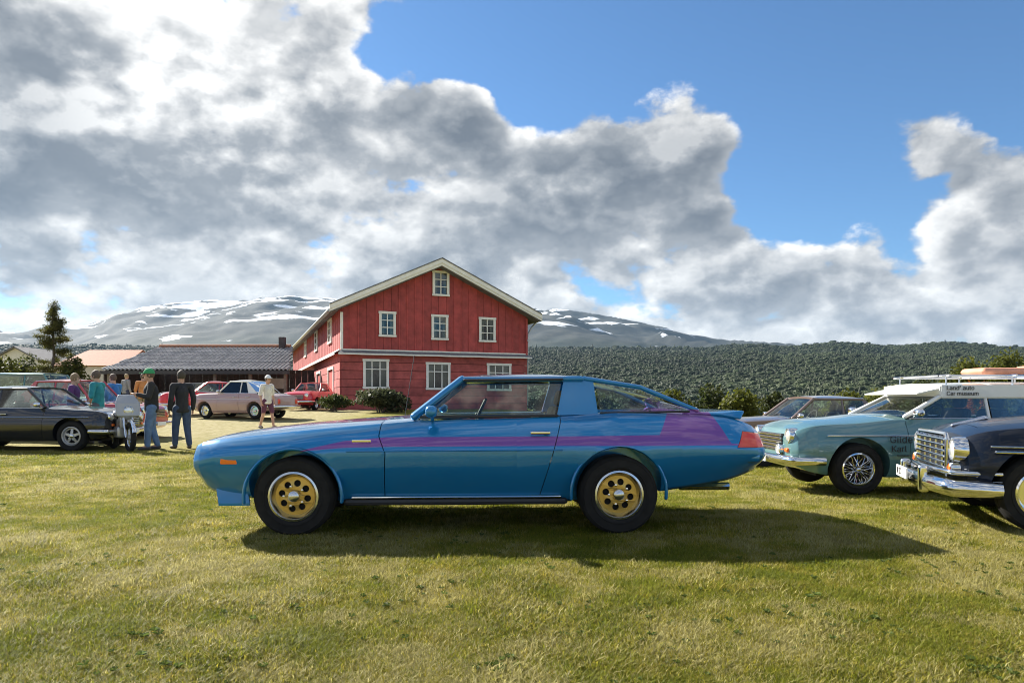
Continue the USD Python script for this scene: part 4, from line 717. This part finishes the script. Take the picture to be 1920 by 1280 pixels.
def loft_arch(xc, r, zc, s, out=.02):
    """a swollen lip round a wheel opening"""
    pts = [m3.Manifold.sphere(.016, 6).translate((xc + r * math.cos(a), s * (.900 + out * math.sin(a)), zc + r * math.sin(a))) for a in np.linspace(-.10, PI + .10, 25)]
    return m3.Manifold.batch_boolean([m3.Manifold.batch_hull([p, q]) for p, q in zip(pts[:-1], pts[1:])], m3.OpType.Add)
main_car()

def at(px, y): return (px - 960) / FPX * y
# pale teal saloon with white roof and lettering
def teal_car():
    Pt = paint('pale_teal_paint', (.085, .185, .20), .15, .28); Pw = paint('cream_white_paint', (.72, .72, .68), 0., .3)
    sp = sedan(Pt, L=4.5, wb=2.60, fo=.80, W=.83, zf=.86, zbelt=.95, h=1.46, two_door=True, wheel_='wire', mrim=M_CHROME, rw=.325, roofpaint=Pw, seat=M_SEATD, wag=True)
    W = .83; ex = sp['extra']; w0, r0 = sp['gh']['w0'], sp['gh']['r0']
    G = sp['gh']; r0 = G['r0'] = (r0[0], 1.25); G['r1'] = (G['r1'][0], 1.25); G['lift'] = .13; G['wr'] = .64; G['crown'] = .05; G['glass'] = [[(x, min(z, 1.215)) for x, z in p] for p in G['glass']]; G['bars'] = [((p[0], p[1]), (q[0], 1.22)) for p, q in G['bars']]; G['panels'] = [[(x, min(z, 1.24)) for x, z in p] for p in G['panels']]; G['trim'] = G['trim'][:1]
    for s in (1, -1):
        ex.append(('roof_band', bx(r0[0] - G['r1'][0], .02, .155, ((r0[0] + G['r1'][0]) / 2, s * .652, 1.302)), Pw, {}))
        ex.append(('rack_rail', tube([(r0[0] - .05, s * .52, 1.50), (sp['gh']['r1'][0] + .1, s * .52, 1.50)], .014), M_CHROME, {}))
        ex.append(('rack_foot', cat_([tube([(x, s * .52, 1.38), (x, s * .52, 1.50)], .012, 6) for x in (r0[0] - .15, r0[0] - 1.0, r0[0] - 1.8)]), M_CHROME, dict(kind='stuff')))
    ex.append(('sun_visor', plate([(r0[0] - .02, -.62, 1.345), (r0[0] - .02, .62, 1.345), (r0[0] + .30, .64, 1.275), (r0[0] + .30, -.64, 1.275)], .015), Pw, {}))
    for k, x in enumerate((r0[0] - .15, r0[0] - 1.0, r0[0] - 1.8)): ex.append(('rack_bar', tube([(x, -.6, 1.505), (x, .6, 1.505)], .014, 6), M_CHROME, {}))
    y = .668; ex.append(('roof_band', bx(.02, 1.30, .13, (r0[0], 0, 1.30)), Pw, {})); ex.append(('roof_band', bx(.02, 1.30, .13, (G['r1'][0], 0, 1.30)), Pw, {}))
    ex.append(('lettering', text_on("Land' auto", .052, (r0[0] - .06, y, 1.318), (-1, 0, 0), (0, 0, 1)), M_INK, {})); ex.append(('lettering', text_on("Car museum", .05, (r0[0] - .06, y, 1.248), (-1, 0, 0), (0, 0, 1)), M_INK, {}))
    ex.append(('lettering', text_on('Gilde', .085, (.95, W + .008, .66), (-1, 0, 0), (0, 0, 1)), M_INK, {})); ex.append(('lettering', text_on('Karl', .075, (.93, W + .008, .55), (-1, 0, 0), (0, 0, 1)), M_INK, {})); ex.append(('lettering', text_on('museum', .03, (.86, W + .008, .49), (-1, 0, 0), (0, 0, 1)), M_INK, {}))
    xF = sp['xF']
    for s in (1, -1): a, b = lamp_parts(xF + .03, s * .36, .55, .07); ex += [('fog_lamp', a, M_LENS, dict(smooth=40)), ('fog_lamp_ring', b, M_CHROME, dict(smooth=40))]
    car('teal_saloon', 'pale teal old saloon with white roof, roof rack and black lettering on its side', 'car', (5.62, 9.28, -.05), PI, sp)
    obj('luggage_roll', cat_([rbox(1.5, .5, .10, .05), rbox(.5, .52, .05, .02, (.3, 0, .06))]).apply_translation((7.0, 9.3, 1.52)), mat('orange_canvas', (.55, .25, .16), .8, var=.15), None, smooth=40, label='salmon orange roll lying on the roof rack of the white roofed car', cat='luggage')
teal_car()
def dark_car():
    Pd = mat('midnight_blue_paint', (.004, .007, .015), .3, 0., coat=.35, spec=.25, var=.1)
    sp = sedan(Pd, L=4.75, wb=2.85, fo=.62, W=.90, zf=.88, zbelt=.96, h=1.45, zd=.95, wheel_='plain', mrim=M_CHROME, rw=.34, seat=M_SEATD, two_door=True)
    W, xF = .90, sp['xF']; ex = [e for e in sp['extra'] if e[0] not in ('grille_bar', 'grille', 'headlight', 'headlight_ring', 'number_plate', 'bumper', 'turn_signal')]
    for s in (1, -1):
        a, b = lamp_parts(xF + .01, s * .66, .70, .105); ex += [('headlight', a, M_LENS, dict(smooth=40)), ('headlight_ring', b, M_CHROME, dict(smooth=40))]
        a, b = lamp_parts(xF + .03, s * .67, .535, .045); ex += [('turn_signal', a, M_AMBER, dict(smooth=40)), ('turn_signal_ring', b, M_CHROME, dict(smooth=40))]
        ex.append(('overrider', rbox(.10, .07, .26, .03, (xF + .19, s * .38, .40)), M_CHROME, dict(smooth=40)))
        ex.append(('fender_trim', rod((xF - .25, s * (W - .0), .70), (-1.6, s * (W + .008), .72), .014), M_CHROME, {}))
    ex.append(('grille', rbox(.06, 1.02, .34, .03, (xF - .01, 0, .62)), M_BLACK, {}))
    for k in range(7): ex.append(('grille_bar', rbox(.05, 1.06, .026, .01, (xF + .035, 0, .47 + .052 * k)), M_CHROME, dict(smooth=40)))
    for k in range(5): ex.append(('grille_post', rbox(.045, .024, .34, .008, (xF + .03, -.42 + .21 * k, .63)), M_CHROME, {}))
    ex.append(('grille_surround', tube([(xF + .03, q * .54, z) for q, z in ((-1, .46), (-1, .78), (-.9, .83), (.9, .83), (1, .78), (1, .46), (-1, .46))], .022), M_CHROME, dict(smooth=40)))
    ex.append(('bumper', bumper(xF + .16, W * .98, .37, .15), M_CHROME, dict(smooth=40))); ex.append(('bumper_guard', bumper(xF + .13, W * .9, .50, .045), M_CHROME, dict(smooth=40)))
    ex.append(('number_plate', bx(.014, .46, .11, (xF + .245, -.28, .40)), M_PLATE, {})); ex.append(('plate_lettering', text_on('N 11', .07, (xF + .253, -.47, .37), (0, 1, 0), (0, 0, 1)), M_INK, {}))
    ex.append(('hood_ornament', rod((xF - .15, 0, .90), (xF - .42, 0, .97), .018, .03), M_CHROME, dict(smooth=40)))
    sp['extra'] = ex; sp['hood'] = (sp['xw0'] + .08, xF - .22, .62)
    hd = math.atan2(.318, -.947); c = np.array([3.98, 6.05]) + (2.05) * np.array([.947, -.318]) + .5 * np.array([.54, 1.61])
    car('dark_blue_classic', 'dark blue classic car with big chrome grille at the right edge', 'car', (c[0], c[1], -.01), hd, sp)
dark_car()
def bronze_car():
    sp = sedan(paint('bronze_paint', (.16, .095, .045), .4, .3), L=4.5, wb=2.6, W=.84, zf=.88, zbelt=.94, h=1.42, seat=M_SEATT, roofpaint=paint('brown_roof_paint', (.14, .10, .085), .2, .35))
    car('bronze_sedan', 'bronze brown four-door sedan behind the coupe tail, beyond the teal saloon', 'car', (at(1532, 13.6) + .15, 14.3, float(ground_z(6.2, 14.)) ), PI + .04, sp)
bronze_car()
def left_cars():
    # black coupe facing right: nose near picture x 190
    y = 15.0
    sp = sedan(paint('black_paint', (.010, .010, .012), .2, .25), L=4.75, wb=2.80, fo=.78, W=.90, zf=.88, zbelt=.95, zd=.95, h=1.45, two_door=True, wheel_='spokes5', mrim=M_STEEL, rw=.335, seat=M_SEATD, classic=True)
    car('black_coupe', 'black two-door coupe with five-spoke wheels at the left edge, nearest of the row', 'car', (at(130, y) - 1.40, y + .9, 0), 0, sp)
    y = 18.2
    sp = sedan(paint('red_paint', (.36, .030, .045), .1, .3), L=4.6, wb=2.7, W=.86, zf=.94, zbelt=.99, zd=.98, h=1.66, wheel_='plain', mrim=M_CHROME, rw=.33, seat=M_SEATT)
    car('crimson_sedan', 'crimson old sedan second in the left row, behind the black coupe', 'car', (at(262, y) - 2.1, y + .9, float(ground_z(-12, y))), -.02, sp)
    y = 21.4
    sp = sedan(paint('sea_green_paint', (.07, .17, .16), .2, .3), L=4.7, wb=2.75, W=.87, zf=.98, zbelt=1.03, zd=1.0, h=1.86, wheel_='plain', mrim=M_CHROME, rw=.34, seat=M_SEATT, wag=True)
    car('green_wagon', 'sea green estate car third in the left row, its roof over the crimson sedan', 'car', (at(70, y) - .3, y + .9, float(ground_z(-14, y))), .03, sp)
    y = 29.5
    sp = sedan(paint('bright_red_paint', (.55, .015, .025), .05, .3), L=4.0, wb=2.4, W=.80, zf=.88, zbelt=.93, h=1.42, wheel_='plain', mrim=M_CHROME, rw=.3)
    car('red_hatchback', 'bright red small car parked in front of the carport', 'car', (at(392, y), y, float(ground_z(-13, y))), PI + .5, sp)
    sp = sedan(paint('rose_paint', (.34, .22, .20), .05, .3), L=4.1, wb=2.4, W=.79, zf=.92, zbelt=.97, h=1.5, wheel_='plain', mrim=M_CHROME, rw=.3, roofpaint=paint('white_roof_paint', (.68, .66, .62), 0, .3))
    y = 27.; car('rose_saloon', 'faded rose little saloon with white roof between the red car and the barn', 'car', (at(455, y), y, float(ground_z(-10, y))), PI - .35, sp)
    sp = sedan(paint('bright_red_paint', None), L=3.9, wb=2.35, W=.78, zf=.86, zbelt=.92, h=1.4, wheel_='plain', mrim=M_CHROME, rw=.3); y = 33.; car('red_small_car', 'bright red small car seen head-on beside the barn side wall', 'car', (at(566, y), y + 1.6, float(ground_z(-10, y))), -PI / 2 - .1, sp)
    sp = sedan(paint('slate_paint', (.05, .055, .065), .3, .3), L=4.3, wb=2.5, W=.82, zf=.9, zbelt=.95, h=1.44, wheel_='spokes5', mrim=M_STEEL, rw=.3)
    y = 33.; car('grey_sedan', 'dark grey sedan under the front edge of the carport', 'car', (at(300, y), y + 5, float(ground_z(-18, 38))), .15, sp)
left_cars()

# ------------------------------------------------------------------ people and motorcycle
def limb(chain, n=10):
    parts = []
    for (p, r), (q, s) in zip(chain[:-1], chain[1:]):
        parts.append(m3.Manifold.batch_hull([m3.Manifold.sphere(r, n).translate(tuple(map(float, p))), m3.Manifold.sphere(s, n).translate(tuple(map(float, q)))]))
    return parts
def union(parts, edge=.03, it=6):
    m = m3.Manifold.batch_boolean(parts, m3.OpType.Add).refine_to_length(edge); t = to_tm(m); t.merge_vertices(); trimesh.smoothing.filter_taubin(t, iterations=it); return t
SKIN = mat('skin', (.46, .27, .19), .55)
def person(label, px, yd, height=1.74, face=0., top='navy', topc=(.02, .03, .07), leg='jeans', legc=(.06, .10, .20), shorts=False, hair=(.10, .07, .05), cap=None, arms='down', lean=0., longs=True, stride=.10):
    x = at(px, yd); z0 = float(ground_z(x, yd)); t = thing('person', label, 'person', (x, yd, z0), face); k = height / 1.74
    A = lambda *v: np.array(v, float) * k
    # x forward, y left
    hip = {s: A(0, s * .095, .90) for s in (1, -1)}; knee = {s: A(.03 + s * stride * .4, s * .11, .49) for s in (1, -1)}; ank = {s: A(-.02 + s * stride, s * .12, .075) for s in (1, -1)}
    ch = A(.01 + lean * .3, 0, 1.30); nk = A(.02 + lean * .5, 0, 1.49); hd = A(.05 + lean * .7, 0, 1.62); sh = {s: A(.0 + lean * .45, s * .185, 1.42) for s in (1, -1)}
    if arms == 'down': el = {s: sh[s] + A(-.04, s * .06, -.29) for s in (1, -1)}; wr = {s: el[s] + A(.08, s * .01, -.25) for s in (1, -1)}
    elif arms == 'front': el = {s: sh[s] + A(.06, s * .07, -.27) for s in (1, -1)}; wr = {s: el[s] + A(.22, -s * .10, .06) for s in (1, -1)}
    else: el = {1: sh[1] + A(-.02, .09, -.28), -1: sh[-1] + A(.10, -.05, -.26)}; wr = {1: el[1] + A(.10, -.10, -.16), -1: el[-1] + A(.16, .08, .17)}
    B = []
    for s in (1, -1):
        B += limb([(hip[s], .085 * k), (knee[s], .058 * k), (ank[s], .040 * k)]); B += limb([(ank[s], .040 * k), (ank[s] + A(.13, s * .02, -.04), .033 * k)])
        B += limb([(sh[s], .055 * k), (el[s], .042 * k), (wr[s], .030 * k)]); d = wr[s] - el[s]; d /= np.linalg.norm(d); side = np.cross(d, A(1, 0, 0)); side = side / max(np.linalg.norm(side), 1e-6)
        pm = wr[s] + d * .05 * k; B += limb([(wr[s], .026 * k), (pm + d * .03 * k, .024 * k)])
        f = np.array([1, 0, 0]) if abs(d[0]) < .7 else np.array([0, 1., 0])
        for j, l in zip((-1.5, -.5, .5, 1.5), (.060, .075, .072, .055)): b0 = pm + d * .035 * k + f * j * .017 * k; b1 = b0 + (d * .7 + np.array([0, -s * .5, 0])) * l * .6 * k; B += limb([(b0, .0095 * k), (b1, .009 * k), (b1 + (d * .4 + np.array([0, -s * .8, 0])) * l * .5 * k, .008 * k)], 6)
        B += limb([(pm, .012 * k), (pm + (f * .7 + d * .6) * .055 * k, .009 * k)], 6)
    B += limb([(A(0, 0, .93), .135 * k), (A(.0, 0, 1.10), .120 * k), (ch, .135 * k), (nk, .058 * k), (hd + A(-.02, 0, -.03), .062 * k)]); B += limb([(sh[1], .06 * k), (sh[-1], .06 * k)])
    B += [m3.Manifold.sphere(.1 * k, 16).scale((.95, .78, 1.16)).translate(tuple(hd + A(0, 0, .03))), m3.Manifold.sphere(.06 * k, 12).translate(tuple(hd + A(.035, 0, -.05)))]
    B += limb([(hd + A(.095, 0, .03), .012 * k), (hd + A(.112, 0, -.005), .015 * k)], 6)
    for s in (1, -1): B.append(m3.Manifold.sphere(.026 * k, 8).scale((.6, .35, 1.)).translate(tuple(hd + A(-.005, s * .08, .01))))
    obj('body', union(B, .022 * k, 4), SKIN, t, smooth=True)
    for s in (1, -1): obj('eye', T(trimesh.creation.icosphere(1, .012 * k), hd + A(.088, s * .032, .035)), M_INK, t)
    obj('mouth', rbox(.012, .045 * k, .010, .004, hd + A(.090, 0, -.062)), mat('lips', (.32, .12, .10), .5), t)
    tm = mat(top, topc, .85, var=.25, scale=7, bump=.8, bscale=9); lm = mat(leg, legc, .85, var=.3, scale=8, bump=.8, bscale=10)
    S = limb([(A(0, .06, .86), .128 * k), (A(0, -.06, .86), .128 * k)]) + limb([(A(0, 0, .90), .150 * k), (A(.0, 0, 1.10), .140 * k), (ch, .153 * k), (ch + (nk - ch) * .75, .075 * k)]) + limb([(sh[1], .075 * k), (sh[-1], .075 * k)])
    for s in (1, -1): S += limb([(sh[s], .074 * k), (el[s], .060 * k)] + ([(wr[s] - (wr[s] - el[s]) * .08, .047 * k)] if longs else []))
    S = [q.trim_by_plane((0, 0, 1), .815 * k) for q in S]; obj('shirt', union([q for q in S if not q.is_empty()], .03 * k, 3), tm, t, smooth=True)
    Pn = limb([(A(0, .05, .92), .125 * k), (A(0, -.05, .92), .125 * k)])
    for s in (1, -1): Pn += limb([(hip[s], .108 * k), (knee[s] + (A(0, 0, .06) if shorts else 0), .080 * k)] + ([] if shorts else [(ank[s] + A(0, 0, .03), .062 * k)]))
    obj('shorts' if shorts else 'trousers', union(Pn, .03 * k, 5), lm, t, smooth=True)
    for s in (1, -1): obj('shoe', union(limb([(ank[s] + A(-.03, 0, -.03), .045 * k), (ank[s] + A(.08, s * .012, -.035), .042 * k), (ank[s] + A(.16, s * .03, -.045), .034 * k)]), .02, 3), mat('dark_shoes', (.05, .045, .045), .6), t, smooth=True)
    hr = m3.Manifold.sphere(.112 * k, 16).scale((.95, .80, 1.10)).translate(tuple(hd + A(-.012, 0, .045))) - m3.Manifold.cube((.3, .4, .4), True).translate(tuple(hd + A(.19, 0, -.15))) - m3.Manifold.cube((.4, .4, .3), True).translate(tuple(hd + A(0, 0, -.19)))
    if cap:
        cm = mat(*cap); c = m3.Manifold.sphere(.118 * k, 18).scale((.98, .84, 1.0)).translate(tuple(hd + A(-.005, 0, .06))) - m3.Manifold.cube((.5, .5, .3), True).translate(tuple(hd + A(0, 0, -.09)))
        c += m3.Manifold.cylinder(.012, .09 * k, .085 * k, 18).scale((1.1, .9, 1)).translate(tuple(hd + A(.09, 0, .055))); obj('cap', to_tm(c), cm, t, smooth=40)
    obj('hair', to_tm(hr), mat('hair_%02d' % int(hair[0] * 100), hair, .7, var=.2), t, smooth=40)
person('man in green cap, black jacket and blue jeans standing right of the motorcycle', 284, 15.6, 1.80, PI + .5, 'black_jacket', (.016, .016, .018), 'blue_jeans', (.10, .17, .30), cap=('green_cap', (.03, .26, .10), .8), arms='front')
person('person in black jacket and dark blue jeans, right of the green cap', 341, 15.9, 1.78, PI * .75, 'dark_jacket', (.014, .015, .02), 'navy_jeans', (.035, .06, .12), hair=(.05, .04, .03))
person('walking person in white cap, white shirt, dark shorts and bare legs on the gravel yard', 501, 22.5, 1.70, -.6, 'white_shirt', (.62, .60, .57), 'plum_shorts', (.10, .03, .06), shorts=True, cap=('white_cap', (.70, .70, .68), .8), longs=False, stride=.20)
person('person in teal shirt standing between the black coupe and crimson sedan', 183, 17.3, 1.82, PI, 'teal_shirt', (.02, .22, .25), 'grey_trousers', (.10, .10, .11), arms='mix', longs=False)
person('person in purple and navy top behind the black coupe bonnet', 137, 17.2, 1.74, .4, 'purple_top', (.10, .03, .13), 'black_trousers', (.02, .02, .022), hair=(.22, .15, .08))
person('person in bright blue shirt by the nose of the crimson sedan', 214, 20.2, 1.76, PI * .9, 'bright_blue_shirt', (.03, .16, .42), 'dark_jeans', (.04, .05, .09), arms='mix')
person('person in white and orange shirt at the carport, behind the green cap', 268, 26., 1.74, PI * .6, 'orange_shirt', (.50, .20, .06), 'khaki_trousers', (.25, .20, .13), longs=False)
person('far person in grey standing in the carport opening', 236, 34., 1.76, PI * .4, 'grey_top', (.22, .22, .23), 'dark_jeans', None, hair=(.3, .22, .12))

def motorcycle():
    y = 15.4; x = at(228, y); t = thing('motorcycle', 'grey and chrome motorcycle parked by the black coupe nose', 'motorcycle', (x, y, 0), -PI / 2 + .75)
    for xc in (.72, -.70):
        w = thing('wheel', None, None, parent=t); q = lambda pr: T(lathe(pr, 32), (xc, 0, .32))
        tr = trimesh.creation.torus(.27, .055, 32, 10); obj('tyre', T(R(tr, PI / 2, (1, 0, 0)), (xc, 0, .32)), M_TYRE, w, smooth=True); rm = trimesh.creation.torus(.225, .016, 32, 8); obj('rim', T(R(rm, PI / 2, (1, 0, 0)), (xc, 0, .32)), M_CHROME, w, smooth=True)
        obj('spokes', cat_([tube([(xc, .03 * (-1) ** k, .32), (xc + .22 * math.cos(k * PI / 10), 0, .32 + .22 * math.sin(k * PI / 10))], .004, 4) for k in range(20)]), M_CHROME, w, kind='stuff'); obj('hub', trimesh.creation.cylinder(.06, .12, sections=16).apply_transform(trimesh.transformations.rotation_matrix(PI / 2, (1, 0, 0))).apply_translation((xc, 0, .32)), M_STEEL, w)
    for s in (1, -1): obj('fork', tube([(.72, s * .08, .32), (.42, s * .09, .98)], .024), M_CHROME, t, smooth=50)
    obj('handlebar', tube([(.22, -.36, 1.06), (.34, -.25, 1.08), (.42, -.08, 1.0), (.42, .08, 1.0), (.34, .25, 1.08), (.22, .36, 1.06)], .014), M_CHROME, t); 
    a, b = lamp_parts(.56, 0, .90, .09); obj('headlight', a, M_LENS, t, smooth=40); obj('headlight_ring', b, M_CHROME, t, smooth=40)
    obj('fairing', to_tm(m3.Manifold.batch_hull([m3.Manifold.sphere(.03, 8).translate(p) for p in [(.56, -.2, .80), (.56, .2, .80), (.50, -.22, 1.05), (.50, .22, 1.05), (.36, -.14, 1.22), (.36, .14, 1.22), (.46, 0, .72)]])), paint('grey_fairing', (.30, .31, .33), .2), t, smooth=40)
    obj('tank', to_tm(m3.Manifold.batch_hull([m3.Manifold.sphere(r, 12).translate(p) for p, r in [((.30, 0, .86), .13), ((-.05, 0, .82), .10), ((.12, .08, .84), .10), ((.12, -.08, .84), .10)]])), paint('silver_tank', (.42, .42, .44), .6), t, smooth=40)
    obj('seat', to_tm(m3.Manifold.batch_hull([m3.Manifold.sphere(.07, 10).translate(p) for p in [(-.10, .07, .80), (-.10, -.07, .80), (-.70, .06, .84), (-.70, -.06, .84)]])), M_SEATD, t, smooth=40)
    obj('engine', cat_([rbox(.40, .30, .26, .05, (.08, 0, .42)), rbox(.2, .2, .26, .03, (.20, 0, .62)), rbox(.2, .2, .2, .03, (-.02, 0, .60))] + [bx(.22, .24, .012, (.20, 0, .54 + .03 * k)) for k in range(6)]), M_STEEL, t, smooth=40)
    obj('frame', cat_([tube(p, .02) for p in ([(.42, 0, .95), (.3, 0, .3), (-.25, 0, .3), (-.35, 0, .75), (.40, 0, .90)], [(-.3, .1, .34), (-.70, .1, .32)], [(-.3, -.1, .34), (-.70, -.1, .32)])]), M_BLACK, t)
    obj('exhaust', tube([(.24, .15, .56), (.30, .18, .36), (.0, .19, .28), (-.85, .19, .34)], [.022, .024, .03, .042]), M_CHROME, t, smooth=50); obj('mudguard', tube([(-.70 + .36 * math.cos(a), 0, .32 + .36 * math.sin(a)) for a in np.linspace(.4, 3.0, 12)], .05), M_CHROME, t, smooth=50); obj('mudguard', tube([(.72 + .36 * math.cos(a), 0, .32 + .36 * math.sin(a)) for a in np.linspace(.3, 2.6, 12)], .045), M_CHROME, t, smooth=50)
    obj('tail_light', rbox(.05, .12, .07, .02, (-1.0, 0, .66)), M_REDLENS, t); obj('side_stand', tube([(.0, .12, .32), (-.05, .30, .02)], .014), M_BLACK, t)
motorcycle()
